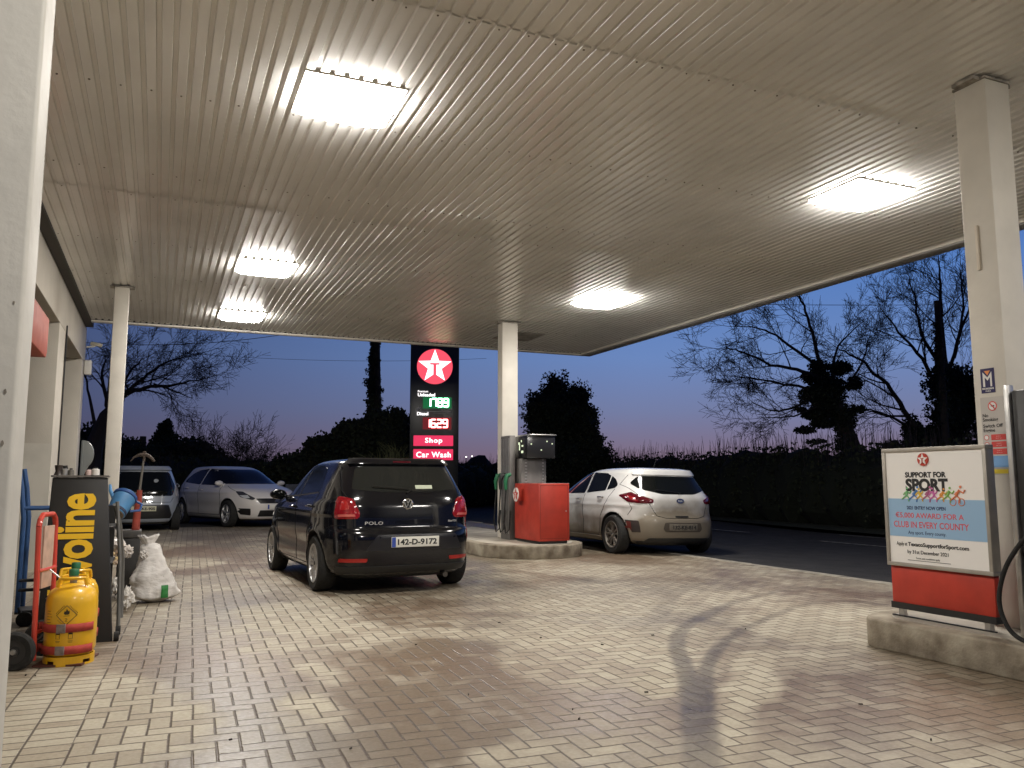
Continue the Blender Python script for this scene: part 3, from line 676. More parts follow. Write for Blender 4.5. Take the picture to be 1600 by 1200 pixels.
# ================================================================== totem sign
def totem():
    D = 24.0; c = AT(678, 700, D); gz = .12
    face = -atan2(c.x, c.y)
    t = thing('price_totem', 'tall dark illuminated price totem with star logo', 'sign', (c.x, c.y, gz), face)
    s = D / 1284.0   # metres per photo pixel at that range
    def Z(py): return EYE + (754 - py) * s - gz
    wx = 38.5 * s
    MB().box(-wx, wx, -.0, .32, 0, 6.6).build('cabinet', mat('totem_black', (.012, .014, .016), .28), t, bevel=.015)
    def X(px): return (px - 678) * s
    star_logo(t, FR((0, -.003, Z(571)), (1, 0, 0), (0, 0, 1)), 28.2 * s, emis('sign_red', (.80, .07, .11), 1.0), emis('sign_white', (1, .93, .95), 1.5), emis('sign_red', (.80, .07, .11), 1.0))
    seg = {'1': 'bc', '2': 'abged', '3': 'abgcd', '6': 'afgedc', '7': 'abc', '8': 'abcdefg', '9': 'abcdfg', '0': 'abcdef'}
    def digits(st, px0, px1, py0, py1, m):
        mb = MB(); n = len(st); w = (X(px1) - X(px0)) / n
        for i, ch in enumerate(st):
            x0 = X(px0) + i * w + .018; x1 = x0 + w - .045; za, zc = Z(py0), Z(py1); zb = (za + zc) / 2; q = .021
            if i == 3: zc = zb - .02 if False else zc
            S_ = {'a': (x0, x1, za - q, za + q), 'g': (x0, x1, zb - q, zb + q), 'd': (x0, x1, zc - q, zc + q), 'f': (x0 - q, x0 + q, zb, za), 'b': (x1 - q, x1 + q, zb, za), 'e': (x0 - q, x0 + q, zc, zb), 'c': (x1 - q, x1 + q, zc, zb)}
            for e in seg[ch]:
                a = S_[e]; mb.box(a[0], a[1], -.02 - .0005 * (ord(e) % 7), -.001, a[2], a[3])
        mb.build('price_digits', m, t)
    MB().box(X(660), X(705), -.004, -.001, Z(638), Z(620)).build('digit_glow_panel', emis('halo_green', (.0, .18, .05), .5), t)  # added dim emissive panel, imitates the green glow around the digits
    MB().box(X(660), X(705), -.004, -.001, Z(671), Z(652)).build('digit_glow_panel', emis('halo_red', (.2, .006, .012), .5), t)  # same added panel in red, standing in for the halo of the lower digits
    digits('1789', 664, 701, 622.5, 634.5, emis('led_green', (.22, 1, .42), 12)); digits('1629', 663, 700, 655.5, 667.5, emis('led_red', (1, .16, .16), 9))
    W_ = emis('sign_text', (1, .95, .95), 1.3)
    def T(st, px, py, size, bold=.004, al='CENTER', m=W_, y=-.022, name='lettering', sx=1): return text(st, size, m, name, t, FR((X(px), y, Z(py)), (1, 0, 0), (0, 0, 1)), sx, bold, .002, al)
    T('Premium', 651.5, 611, .085, .001, 'LEFT', y=-.006); T('Unleaded', 651.5, 616.5, .135, .004, 'LEFT', y=-.006); T('Diesel', 650.5, 646.5, .135, .004, 'LEFT', y=-.006)
    MB().prism([(X(649), Z(643)), (X(652), Z(637)), (X(657), Z(636)), (X(654), Z(639)), (X(651), Z(643))], -.01, -.001, 'y').build('arrow_mark', mat('arrow_grey', (.4, .4, .4), .5), t)
    MB().box(X(656), X(704), -.006, -.001, Z(643.2), Z(642.4)).build('divider', mat('arrow_grey', (.4, .4, .4), .5), t)
    for st, y0, y1 in (('Shop', 680.5, 697), ('Car Wash', 702, 719)):
        p = MB().box(X(646), X(708), -.02, -.001, Z(y1), Z(y0)).build('lit_panel', emis('panel_red', (.72, .03, .10), .85), t, bevel=.01)
        xa, xb = (664, 691) if st == 'Shop' else (650.5, 704.5); textfit(st, (0, X(xb) - X(xa), 0, .19 if st == 'Shop' else .165), W_, 'lettering', t, FR((X(xa), -.024, Z((y0 + y1) / 2 + (5.6 if st == 'Shop' else 4.4))), (1, 0, 0), (0, 0, 1)), .0055, .002, spacing=1.12)
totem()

# ================================================================== CARS
def cat_interp(tab, sub=4):
    T = np.array(tab, float); out = []
    for i in range(len(T) - 1):
        a = T[max(i - 1, 0)]; b = T[i]; c = T[i + 1]; d = T[min(i + 2, len(T) - 1)]
        for k in range(sub):
            u = k / sub; v = .5 * ((2 * b) + (c - a) * u + (2 * a - 5 * b + 4 * c - d) * u * u + (3 * b - a - 3 * c + d) * u ** 3)
            lo = np.minimum(b, c); hi = np.maximum(b, c); v = np.clip(v, lo, hi); out.append(v)
    out.append(T[-1]); return np.array(out)
class Car:
    def __init__(s, name, label, loc, heading, paint, table, axles, wr, half, nplan=(5.6, 4.2), group=None, roll=0, crease=.86, flare=.012, tumble=None):
        """heading: angle of the forward direction clockwise from +Y; table rows (z, half width, y rear, y front)"""
        s.t = thing(name, label, 'car', loc, -heading, group); s.t.rotation_euler = (0, roll, -heading)
        s.paint = paint; s.ax = axles; s.wr = wr; s.half = half
        T = cat_interp(table); nr, nf = nplan; N = 220
        # parameter set with even spacing along a reference outline
        th = np.linspace(0, 2 * pi, 40001)[:-1]
        def outline(w, a, yc, th):
            c_, s_ = np.cos(th), np.sin(th); e = np.where(s_ < 0, 2 / nr, 2 / nf)
            return w * np.sign(c_) * np.abs(c_) ** e, yc + a * np.sign(s_) * np.abs(s_) ** e
        x, y = outline(half, (table[5][3] - table[5][2]) / 2, 0, th); seg = np.hypot(np.diff(x, append=x[0]), np.diff(y, append=y[0])); cum = np.concatenate([[0], np.cumsum(seg)])[:-1]
        ts = np.interp(np.linspace(0, cum[-1] + seg[-1], N, endpoint=False), cum, th)
        vs = []; Ra = wr + .055; lo = []
        for z, w, yr, yf in T:
            x, y = outline(w, (yf - yr) / 2, (yf + yr) / 2, ts)
            x = x.copy()
            side = np.abs(x) > .80 * w
            for ay in axles:
                d = np.hypot(y - ay, z - wr); k = np.clip(1 - np.abs(d - Ra - .01) / .06, 0, 1); x += np.sign(x) * np.where(side, flare * k * (z < .95), 0)
            k = np.exp(-((z - crease) / .035) ** 2) * .010 - .020 * np.exp(-((z - .50) / .12) ** 2) * np.clip((1.2 - np.abs(y)) * 3, 0, 1)
            x += np.sign(x) * np.where(side, k, 0)
            vs += [(a, b_, z) for a, b_ in zip(x.tolist(), y.tolist())]
        K = len(T); fs = []
        for i in range(K - 1):
            for j in range(N): fs.append((i * N + j, i * N + (j + 1) % N, (i + 1) * N + (j + 1) % N, (i + 1) * N + j))
        fs += [tuple(range(N))[::-1], tuple((K - 1) * N + j for j in range(N))]
        me = bpy.data.meshes.new('body'); me.from_pydata(vs, [], fs); o = bpy.data.objects.new('body', me); COL.objects.link(o)
        cut = MB()
        for ay in axles:
            for sx in (-1, 1): cut.tube([(sx * (half - .27), ay, wr), (sx * (half + .4), ay, wr)], Ra, 56)
        c = cut.build('cutter', paint)
        md = o.modifiers.new('b', 'BOOLEAN'); md.object = c; md.operation = 'DIFFERENCE'; md.solver = 'EXACT'
        bpy.context.view_layer.update(); dg = bpy.context.evaluated_depsgraph_get(); nm = bpy.data.meshes.new_from_object(o.evaluated_get(dg))
        o.modifiers.clear(); o.data = nm; bpy.data.objects.remove(c)
        nm.materials.clear(); nm.materials.append(paint); nm.materials.append(black_pl)
        for p in nm.polygons:
            cz = p.center; inner = any(hypot(cz.y - ay, cz.z - wr) < Ra + .002 for ay in axles)
            p.material_index = 1 if (inner and abs(p.normal.z) + abs(p.normal.y) > -1 and (abs(cz.x) < half - .02)) and (hypot(cz.y - min(axles, key=lambda q: abs(q - cz.y)), cz.z - wr) < Ra + .002) else 0
            if cz.z < .215: p.material_index = 1
        nm.shade_smooth(); nm.set_sharp_from_angle(angle=R(32)); s.body = o; o.name = 'body'; o.parent = s.t
        bm = bmesh.new(); bm.from_mesh(nm); s.bvh = BVHTree.FromBMesh(bm); bm.free()
    DIR = {'L': Vector((1, 0, 0)), 'R': Vector((-1, 0, 0)), 'B': Vector((0, 1, 0)), 'F': Vector((0, -1, 0)), 'T': Vector((0, 0, -1))}
    def hit(s, tg, a, b_):
        d = s.DIR[tg]; p = {'L': (-3, a, b_), 'R': (3, a, b_), 'B': (a, -4, b_), 'F': (a, 4, b_), 'T': (a, b_, 4)}[tg]
        loc, n, _, _ = s.bvh.ray_cast(Vector(p), d)
        if loc is None:
            q = Vector(p) + d * 2.2; loc, n, _, _ = s.bvh.find_nearest(q)
        return loc, n
    def decal(s, name, pts, tags, m, off=.003, thick=.012, parent=None, d=None, res=.07, bulge=0, rnd=0):
        """pts: 2D outline points; tags one letter or a string with one letter per point"""
        if len(tags) == 1: tags = tags * len(pts)
        P = [s.hit(t, a, b_)[0] for t, (a, b_) in zip(tags, pts)]
        if rnd:   # round the corners
            Q = []; n = len(P)
            for i in range(n):
                a, b_, c = P[i - 1], P[i], P[(i + 1) % n]; la = min(.45, rnd / max((a - b_).length, 1e-4)); lc = min(.45, rnd / max((c - b_).length, 1e-4))
                u = b_.lerp(a, la); v = b_.lerp(c, lc)
                for k in range(4):
                    t = k / 3; Q.append(u * (1 - t) ** 2 + b_ * 2 * t * (1 - t) + v * t * t)
            P = Q
        dr = d.normalized() if d is not None else s.DIR[tags[0]]
        u = dr.cross(Vector((0, 0, 1))); u = u.normalized() if u.length > .1 else Vector((1, 0, 0)); v = u.cross(dr).normalized()
        bm = bmesh.new(); base = sum((p.dot(dr) for p in P)) / len(P)
        vv = [bm.verts.new(u * p.dot(u) + v * p.dot(v) + dr * (base - 1.5)) for p in P]
        bm.faces.new(vv); bmesh.ops.triangulate(bm, faces=bm.faces[:])
        for _ in range(6):
            ed = [e for e in bm.edges if e.calc_length() > res]
            if not ed: break
            bmesh.ops.subdivide_edges(bm, edges=ed, cuts=1); bmesh.ops.triangulate(bm, faces=bm.faces[:])
        bm.normal_update(); nrm = {}
        for q in bm.verts:
            loc, n, _, _ = s.bvh.ray_cast(q.co, dr)
            if loc is None or (loc - q.co).length > 3.2 or n.dot(dr) > -.02: loc, n, _, _ = s.bvh.find_nearest(q.co + dr * 1.5)
            nrm[q] = n; q.co = loc + n * off
        bm.verts.ensure_lookup_table()
        bnd = [e for e in bm.edges if len(e.link_faces) == 1]
        if bulge:
            bs = {q for e in bnd for q in e.verts}
            for q in bm.verts:
                if q not in bs:
                    dm = min((q.co - w.co).length for w in bs); q.co += nrm[q] * bulge * min(1, dm / .05) ** .5
        r = bmesh.ops.extrude_edge_only(bm, edges=bnd)
        new = [g for g in r['geom'] if isinstance(g, bmesh.types.BMVert)]
        for q in new:
            n = None
            for e in q.link_edges:
                w = e.other_vert(q)
                if w in nrm: n = nrm[w]
            q.co -= (n or -dr) * thick
        bmesh.ops.recalc_face_normals(bm, faces=bm.faces)
        fa = [f for f in bm.faces if len(f.verts) == 3]
        if fa and sum(f.normal.dot(dr) * f.calc_area() for f in fa) > 0: bmesh.ops.reverse_faces(bm, faces=bm.faces[:])
        me = bpy.data.meshes.new(name); bm.to_mesh(me); bm.free(); me.materials.append(m); me.shade_smooth(); me.set_sharp_from_angle(angle=R(40))
        o = bpy.data.objects.new(name, me); COL.objects.link(o); o.parent = parent or s.t; return o
    def cast_line(s, pts, tags, step=.035, off=0):
        if len(tags) == 1: tags = tags * len(pts)
        out = []
        for i in range(len(pts) - 1):
            if tags[i] != tags[i + 1]:
                a = s.hit(tags[i], *pts[i])[0]; b_ = s.hit(tags[i + 1], *pts[i + 1])[0]; k = max(1, int((a - b_).length / step))
                for j in range(k):
                    loc, n, _, _ = s.bvh.find_nearest(a.lerp(b_, j / k)); out.append(loc + n * off)
            else:
                k = max(1, int(hypot(pts[i + 1][0] - pts[i][0], pts[i + 1][1] - pts[i][1]) / step))
                for j in range(k):
                    t = j / k; loc, n = s.hit(tags[i], pts[i][0] * (1 - t) + pts[i + 1][0] * t, pts[i][1] * (1 - t) + pts[i + 1][1] * t); out.append(loc + n * off)
        loc, n = s.hit(tags[-1], *pts[-1]); out.append(loc + n * off); return out
    def lines(s, name, LL, m, r=.0035, off=0, parent=None):
        mb = MB()
        for pts, tg in LL: mb.tube(s.cast_line(pts, tg, off=off), r, 6)
        return mb.build(name, m, parent or s.t, smooth=True)
    def at(s, tg, a, b_, off=0):
        loc, n = s.hit(tg, a, b_); return loc + n * off, n
    def wheels(s, m_rim, style, face):
        for ay in s.ax:
            for sx in (-1, 1):
                W_ = s.wr; cx = sx * (s.half - .105)
                Mx = Matrix.Translation((cx, ay, W_)) @ Matrix.Diagonal((sx, 1, 1, 1))
                rr = W_ * .70
                ty = MB().lathe([(rr - .01, -.09), (W_ * .88, -.098), (W_ * .97, -.085), (W_, -.06), (W_ * 1.002, 0), (W_, .06), (W_ * .97, .085), (W_ * .90, .098), (rr, .092), (rr - .012, .08)], 48, 'x', Mx, cap=False).build('wheel', rubber, s.t, smooth=True)
                mb = MB(); mb.lathe([(rr, .088), (rr - .006, .094), (rr - .02, .090), (rr - .03, .05), (rr - .035, -.05)], 48, 'x', Mx, cap=False)
                mb.build('rim', m_rim, ty, smooth=True)
                mb = MB(); mb.lathe([(0, .0), (rr - .03, .0), (rr - .03, -.02), (0, -.02)], 32, 'x', Mx); mb.build('brake_disc', mat('brake_dark', (.03, .03, .03), .5, metal=.6), ty)
                mb = MB(); rin = .055
                if style == 'cap':
                    mb.lathe([(0, .075), (.05, .074), (.07, .066), (rr * .5, .070), (rr * .55, .068), (rr * .5, .05), (0, .045)], 36, 'x', Mx)
                    ns = 9
                    for k in range(ns):
                        for dk_ in (-1, 1):
                            a = 2 * pi * k / ns + dk_ * .13
                            mb.add(*spoke(rr * .45, rr - .012, .016, .018, .070, .082, a), Mx)
                elif style == 'five':
                    mb.lathe([(0, .070), (.045, .068), (.06, .055), (0, .04)], 30, 'x', Mx)
                    for k in range(5):
                        for dk_ in (-1, 1):
                            a = 2 * pi * k / 5 + .3; mb.add(*spoke(rin * .7, rr - .012, .022, .016, .066, .080, a, dk_ * .045, dk_ * .012), Mx)
                else:
                    mb.lathe([(0, .070), (.05, .068), (.065, .055), (0, .04)], 30, 'x', Mx)
                    for k in range(5): mb.add(*spoke(rin * .7, rr - .012, .032, .03, .064, .08, 2 * pi * k / 5 + .3), Mx)
                mb.build('spokes', m_rim, ty, smooth=True, angle=30)
                MB().lathe([(0, .082), (.022, .080), (.024, .07), (0, .06)], 20, 'x', Mx).build('hub_cap', face, ty)
def spoke(r0, r1, w0, w1, x0, x1, a, t1=0, t0=0):
    ca, sa = cos(a), sin(a); vs = []
    for r, w, x, t in ((r0, w0, x0, t0), (r1, w1, x1, t1)):
        for (dw, dx) in ((-w, -.02), (w, -.02), (w * .7, .004), (-w * .7, .004)):
            y, z = r, dw + t; vs.append((x + dx, y * ca - z * sa, y * sa + z * ca))
    return vs, [(0, 1, 2, 3), (4, 7, 6, 5), (0, 4, 5, 1), (1, 5, 6, 2), (2, 6, 7, 3), (3, 7, 4, 0)]
glass = mat('car_glass', (.006, .007, .007), .07, spec=.28)
glass_l = mat('car_glass_rear', (.016, .018, .017), .07, spec=.6)
gap = mat('panel_gap', (.004, .004, .004), .8)
chrome = mat('chrome', (.75, .75, .74), .12, metal=1)
satin = mat('satin_letters', (.50, .50, .49), .4, metal=.3)
tail = mat('tail_lens', (.26, .006, .012), .12, coat=.6); tail2 = mat('tail_lens_inner', (.42, .02, .02), .15, coat=.6); tail_d = mat('tail_lens_dark', (.09, .003, .010), .12, coat=.6)
reflector = mat('red_reflector', (.36, .018, .014), .3)
plate_w = mat('number_plate', (.72, .71, .64), .4); plate_b = ink('plateblue', (.03, .07, .35)); plate_k = ink('black', (.02, .02, .02))
trimb = mat('black_trim', (.012, .012, .012), .35)

def mir(pts): return [(-a, b_) for a, b_ in pts]
def mirtag(t): return t.replace('L', 'r').replace('R', 'L').replace('r', 'R')
def side2(car, name, pts, tags, m, **k):    # the same part on both flanks; points tagged L/B (side coordinates are (y,z) and need no mirroring)
    tg = tags if len(tags) > 1 else tags * len(pts)
    d = k.pop('d', None)
    car.decal(name, pts, tg, m, d=d, **k)
    p2 = [(a, b_) if t in 'LR' else (-a, b_) for t, (a, b_) in zip(tg, pts)]
    d2 = Vector((-d.x, d.y, d.z)) if d is not None else None
    car.decal(name, p2, mirtag(tg), m, d=d2, **k)
def mirror_part(car, m, y, z, w):
    for sx in (-1, 1):
        p = car.hit('L' if sx < 0 else 'R', y, z)[0]; mb = MB()
        vs = []; fs = []; n = 10
        Mx = Matrix.Translation(p + Vector((sx * .11, .0, .035))) @ Matrix.Diagonal((.105 * 1, .06, .065, 1))
        bm = bmesh.new(); bmesh.ops.create_icosphere(bm, subdivisions=3, radius=1)
        for v in bm.verts:
            c = v.co; c.y = max(c.y, -.45); v.co = c
            q = max(abs(c.x) ** 3 + abs(c.z) ** 3, 1e-6)
        mb.add([v.co.copy() for v in bm.verts], [tuple(v.index for v in f.verts) for f in bm.faces], Mx); bm.free()
        mb.tube([p + Vector((-sx * .02, 0, .0)), p + Vector((sx * .07, 0, .015))], .02, 8)
        o = mb.build('wing_mirror', m, car.t, smooth=True)
        MB().box(-.075, .075, -.004, .0, -.045, .045, Matrix.Translation(p + Vector((sx * .115, -.030, .035)))).build('mirror_glass', glass, o, bevel=.002)
def handles(car, ys, z, m):
    for t, sx in (('L', -1), ('R', 1)):
        for y, zz in zip(ys, z if isinstance(z, list) else [z] * len(ys)):
            p, n = car.at(t, y, zz); o = MB().tube([p + Vector((sx * .0, -.09, 0)), p + Vector((sx * .03, -.07, .004)), p + Vector((sx * .032, .06, .004)), p + Vector((sx * .0, .09, 0))], .013, 8).build('door_handle', m, car.t, smooth=True)
def plate(car, z, s_, x=0, w=.52, h=.11, blue=True, m=plate_w, tagc='B', off=.012, size=.095):
    p, n = car.at(tagc, x, z, 0); sg = -1 if tagc == 'B' else 1
    Mx = FR((x, p.y + sg * off, z), (1 if tagc == 'B' else -1, 0, 0), (0, 0, 1))
    o = MB().box(-w / 2, w / 2, -h / 2, h / 2, -.012, 0, Mx).build('number_plate', m, car.t, bevel=.003)
    if blue: MB().box(-w / 2 + .003, -w / 2 + .045, -h / 2 + .003, h / 2 - .003, 0, .001, Mx).build('country_band', plate_b, o)
    if s_: textfit(s_, (-w / 2 + .065, w / 2 - .025, -.032, .032), plate_k, 'lettering', o, Mx @ Matrix.Translation((0, 0, .0008)), .0032, .0004)
    return o, Mx

# ---- dark hatchback in the middle
def navy_car():
    paint = mat('navy_paint', (.0035, .004, .007), .18, coat=.85, spec=.2)
    T = [(.17, .66, -1.78, 1.72), (.21, .76, -1.88, 1.86), (.28, .805, -1.945, 1.94), (.38, .825, -1.975, 1.97), (.50, .836, -1.985, 1.985), (.60, .842, -1.985, 1.985), (.665, .842, -1.965, 1.975), (.70, .842, -1.935, 1.96), (.80, .840, -1.922, 1.90), (.88, .836, -1.91, 1.72), (.94, .828, -1.90, 1.45), (.99, .812, -1.885, 1.12), (1.04, .785, -1.865, .92), (1.12, .750, -1.82, .76), (1.22, .705, -1.755, .56), (1.32, .655, -1.69, .34), (1.38, .622, -1.655, .18), (1.42, .585, -1.62, .0), (1.446, .52, -1.54, -.2), (1.460, .40, -1.36, -.45), (1.465, .22, -1.1, -.65)]
    c = Car('parked_car', 'dark navy hatchback with silver wheel covers stopped mid forecourt', (2.42, 10.70, 0), R(-3.5), paint, T, (-1.24, 1.23), .305, .842)
    lk = [(1.20 if 0 else .46, 1.045), (.42, 1.03)]
    # side glass (y,z)
    side2(c, 'side_window', [(.62, 1.01), (.36, 1.26), (.12, 1.365), (-.24, 1.395), (-.27, 1.045)], 'L', glass, res=.08, rnd=.03)
    side2(c, 'side_window', [(-.33, 1.045), (-.30, 1.395), (-.80, 1.385), (-1.02, 1.34), (-1.18, 1.13), (-1.14, 1.085)], 'L', glass, res=.08, rnd=.04)
    side2(c, 'window_trim', [(-.28, 1.03), (-.285, 1.40), (-.32, 1.40), (-.32, 1.03)], 'L', trimb, off=.004, res=.1)
    c.decal('windscreen', [(-.60, 1.05), (.60, 1.05), (.50, 1.375), (-.50, 1.375)], 'F', glass, rnd=.05)
    rw = c.decal('rear_window', [(-.575, 1.115), (-.30, 1.085), (.30, 1.085), (.575, 1.115), (.50, 1.345), (.46, 1.365), (-.46, 1.365), (-.50, 1.345)], 'B', glass_l, rnd=.05)
    # spoiler lip over the window
    c.decal('spoiler', [(-.56, 1.372), (.56, 1.372), (.53, 1.425), (-.53, 1.425)], 'B', paint, off=.035, thick=.06, rnd=.02, bulge=.004)
    c.decal('brake_light', [(-.10, 1.385), (.10, 1.385), (.10, 1.400), (-.10, 1.400)], 'B', tail_d, off=.040)
    d = Vector((.75, 1, 0))
    side2(c, 'tail_light', [(-.525, .80), (-.505, .86), (-.565, 1.015), (-1.70, 1.045), (-1.72, .80)], 'BBBLL', tail, d=d, off=.006, res=.05, bulge=.012, rnd=.04)
    side2(c, 'tail_light_insert', [(-.60, .90), (-.62, .985), (-1.78, 1.00), (-1.79, .89)], 'BBLL', tail2, d=d, off=.021, res=.05, rnd=.03)
    side2(c, 'tail_light_insert', [(-.55, .825), (-.56, .85), (-1.78, .85), (-1.78, .825)], 'BBLL', mat('tail_pale', (.55, .12, .10), .15, coat=.5), d=d, off=.021, res=.05, rnd=.008)
    # bumper pieces
    c.decal('plate_recess', [(-.47, .47), (-.34, .635), (.52, .635), (.60, .47)], 'B', mat('recess_dark', (.012, .012, .015), .3), off=.002, rnd=.02)
    c.decal('lower_bumper', [(-.70, .24), (-.72, .31), (.72, .31), (.70, .24)], 'B', black_pl, off=.012, thick=.03, rnd=.02)
    side2(c, 'red_reflector', [(-.70, .355), (-.695, .392), (-.44, .392), (-.45, .355)], 'B', reflector, off=.008, rnd=.012)
    c.lines('panel_seams', [
        ([(-.60, 1.40), (-.655, 1.10), (-.60, .98), (-.565, .80), (-.56, .70), (-.3, .685), (.3, .685), (.56, .70), (.565, .80), (.60, .98), (.655, 1.10), (.60, 1.40)], 'B'),
        ([(-.30, .28), (-.315, .9), (-.30, 1.03)], 'L'), ([(-.30, .28), (-.315, .9), (-.30, 1.03)], 'R'),
        ([(.80, .28), (.86, .6), (.80, .9), (.66, 1.0)], 'L'), ([(.80, .28), (.86, .6), (.80, .9), (.66, 1.0)], 'R'),
        ([(-.86, .30), (-.90, .62), (-1.14, .86), (-1.19, 1.08)], 'L'), ([(-.86, .30), (-.90, .62), (-1.14, .86), (-1.19, 1.08)], 'R'),
        ([(-.28, .28), (.80, .28)], 'L'), ([(-.86, .28), (-.28, .28)], 'L'), ([(-1.60, .70), (-1.70, .73), (-1.84, .735)], 'L'), ([(-1.60, .70), (-1.84, .735)], 'R')], gap, .004)
    c.lines('belt_trim', [([(.62, 1.0), (.1, 1.025), (-.3, 1.035), (-1.13, 1.075)], 'L'), ([(.62, 1.0), (.1, 1.025), (-.3, 1.035), (-1.13, 1.075)], 'R')], trimb, .009)
    handles(c, [-.17, -1.02], [.90, .925], paint)
    mirror_part(c, paint, .58, 1.0, 1)
    # roundel badge, lettering
    p, n = c.at('B', 0, .955, .002); Mb = FR(p, (1, 0, 0), Vector((0, 0, 1)))
    bd = MB().lathe([(0, -.002), (.058, -.002), (.058, .010), (.052, .014), (.047, .010), (.047, .004), (0, .004)], 36, 'z', Mb).build('badge', chrome, c.t, smooth=True)
    MB().lathe([(0, .0045), (.046, .0045), (.046, .005), (0, .005)], 30, 'z', Mb).build('badge_field', trimb, bd)
    mb = MB()
    for a in ([(-.018, .042), (0, .006), (.018, .042)], [(-.041, .018), (-.019, -.038), (0, -.001), (.019, -.038), (.041, .018)]): mb.tube([(q[0], q[1], .010) for q in a], .0062, 6, M=Mb)
    mb.build('badge_letters', satin, bd)
    p, n = c.at('B', -.37, .755, .004); text('POLO', .046, satin, 'lettering', c.t, FR(p, (1, -.12, 0), (0, 0, 1)), 1.5, .0006, .001, spacing=1.1)
    p, n = c.at('B', .50, .765, .004); text('BlueTDI', .028, satin, 'lettering', c.t, FR(p, (1, .14, 0), (0, 0, 1)), 1.1, .0006, .001)
    plate(c, .555, '142-D-9172', x=.06)
    lg = mat('plate_lamp_glint', (.8, .8, .78), .3); 
    # sticker and wiper on the rear glass
    c.decal('window_sticker', [(.11, 1.115), (.11, 1.155), (.30, 1.155), (.30, 1.115)], 'B', mat('sticker_pale', (.60, .66, .50), .6), off=.005, thick=.003)
    wp = c.cast_line([(.0, 1.07), (.06, 1.10), (-.36, 1.135)], 'B', off=.018); MB().tube(wp, [.009] * 2 + [.006] * (len(wp) - 2), 6).build('wiper', trimb, c.t, smooth=True)
    p, n = c.at('T', 0, -1.15, 0); MB().tube([p, p + Vector((0, -.10, .07))], [.006, .003], 6).build('aerial', trimb, c.t)
    c.decal('fuel_flap', [(-1.38, .84), (-1.38, 1.0), (-1.22, 1.0), (-1.22, .84)], 'R', paint, off=.002, rnd=.03)
    MB().tube([(.42, -1.70, .20), (.42, -1.93, .185)], .028, 12).build('exhaust_pipe', mat('exhaust', (.12, .11, .1), .4, metal=.8), c.t, smooth=True)
    c.t.scale = (1.05, 1.0, 1.012)
    c.wheels(mat('cover_silver', (.50, .50, .50), .32, metal=.45), 'cap', trimb)
    side2(c, 'headlight', [(1.72, .62), (1.35, .80), (1.30, .74), (1.60, .58)], 'L', chrome, rnd=.02)
navy_car()

# ---- silver-white dirty hatchback beyond the far island
def dirty_paint():
    m = mat('dusty_silver', (.66, .66, .65), .3, coat=.7); n = m.node_tree; b = n.nodes['Principled BSDF']; Lk = n.links
    t = n.nodes.new('ShaderNodeTexCoord'); s = n.nodes.new('ShaderNodeSeparateXYZ'); Lk.new(t.outputs['Object'], s.inputs[0])
    no = n.nodes.new('ShaderNodeTexNoise'); no.inputs['Scale'].default_value = 3; no.inputs['Detail'].default_value = 8; Lk.new(t.outputs['Object'], no.inputs[0])
    a = n.nodes.new('ShaderNodeMath'); a.operation = 'MULTIPLY_ADD'; Lk.new(no.outputs[0], a.inputs[0]); a.inputs[1].default_value = -.55; Lk.new(s.outputs[2], a.inputs[2])
    bk = n.nodes.new('ShaderNodeMapRange'); bk.inputs[1].default_value = -1.75; bk.inputs[2].default_value = -2.1; bk.inputs[3].default_value = 0; bk.inputs[4].default_value = -.34; Lk.new(s.outputs[1], bk.inputs[0])
    a2 = n.nodes.new('ShaderNodeMath'); a2.operation = 'ADD'; Lk.new(a.outputs[0], a2.inputs[0]); Lk.new(bk.outputs[0], a2.inputs[1])
    r = n.nodes.new('ShaderNodeMapRange'); r.inputs[1].default_value = .52; r.inputs[2].default_value = .10; r.inputs[4].default_value = .90; Lk.new(a2.outputs[0], r.inputs[0])
    mx = n.nodes.new('ShaderNodeMix'); mx.data_type = 'RGBA'; Lk.new(r.outputs[0], mx.inputs[0]); mx.inputs[6].default_value = (.66, .66, .65, 1); mx.inputs[7].default_value = (.14, .11, .065, 1)
    Lk.new(mx.outputs[2], b.inputs['Base Color']); rr = n.nodes.new('ShaderNodeMapRange'); rr.inputs[3].default_value = .26; rr.inputs[4].default_value = .55; Lk.new(r.outputs[0], rr.inputs[0]); Lk.new(rr.outputs[0], b.inputs['Roughness'])
    cc = n.nodes.new('ShaderNodeMapRange'); cc.inputs[3].default_value = .8; cc.inputs[4].default_value = .25; Lk.new(r.outputs[0], cc.inputs[0]); Lk.new(cc.outputs[0], b.inputs['Coat Weight'])
    return m
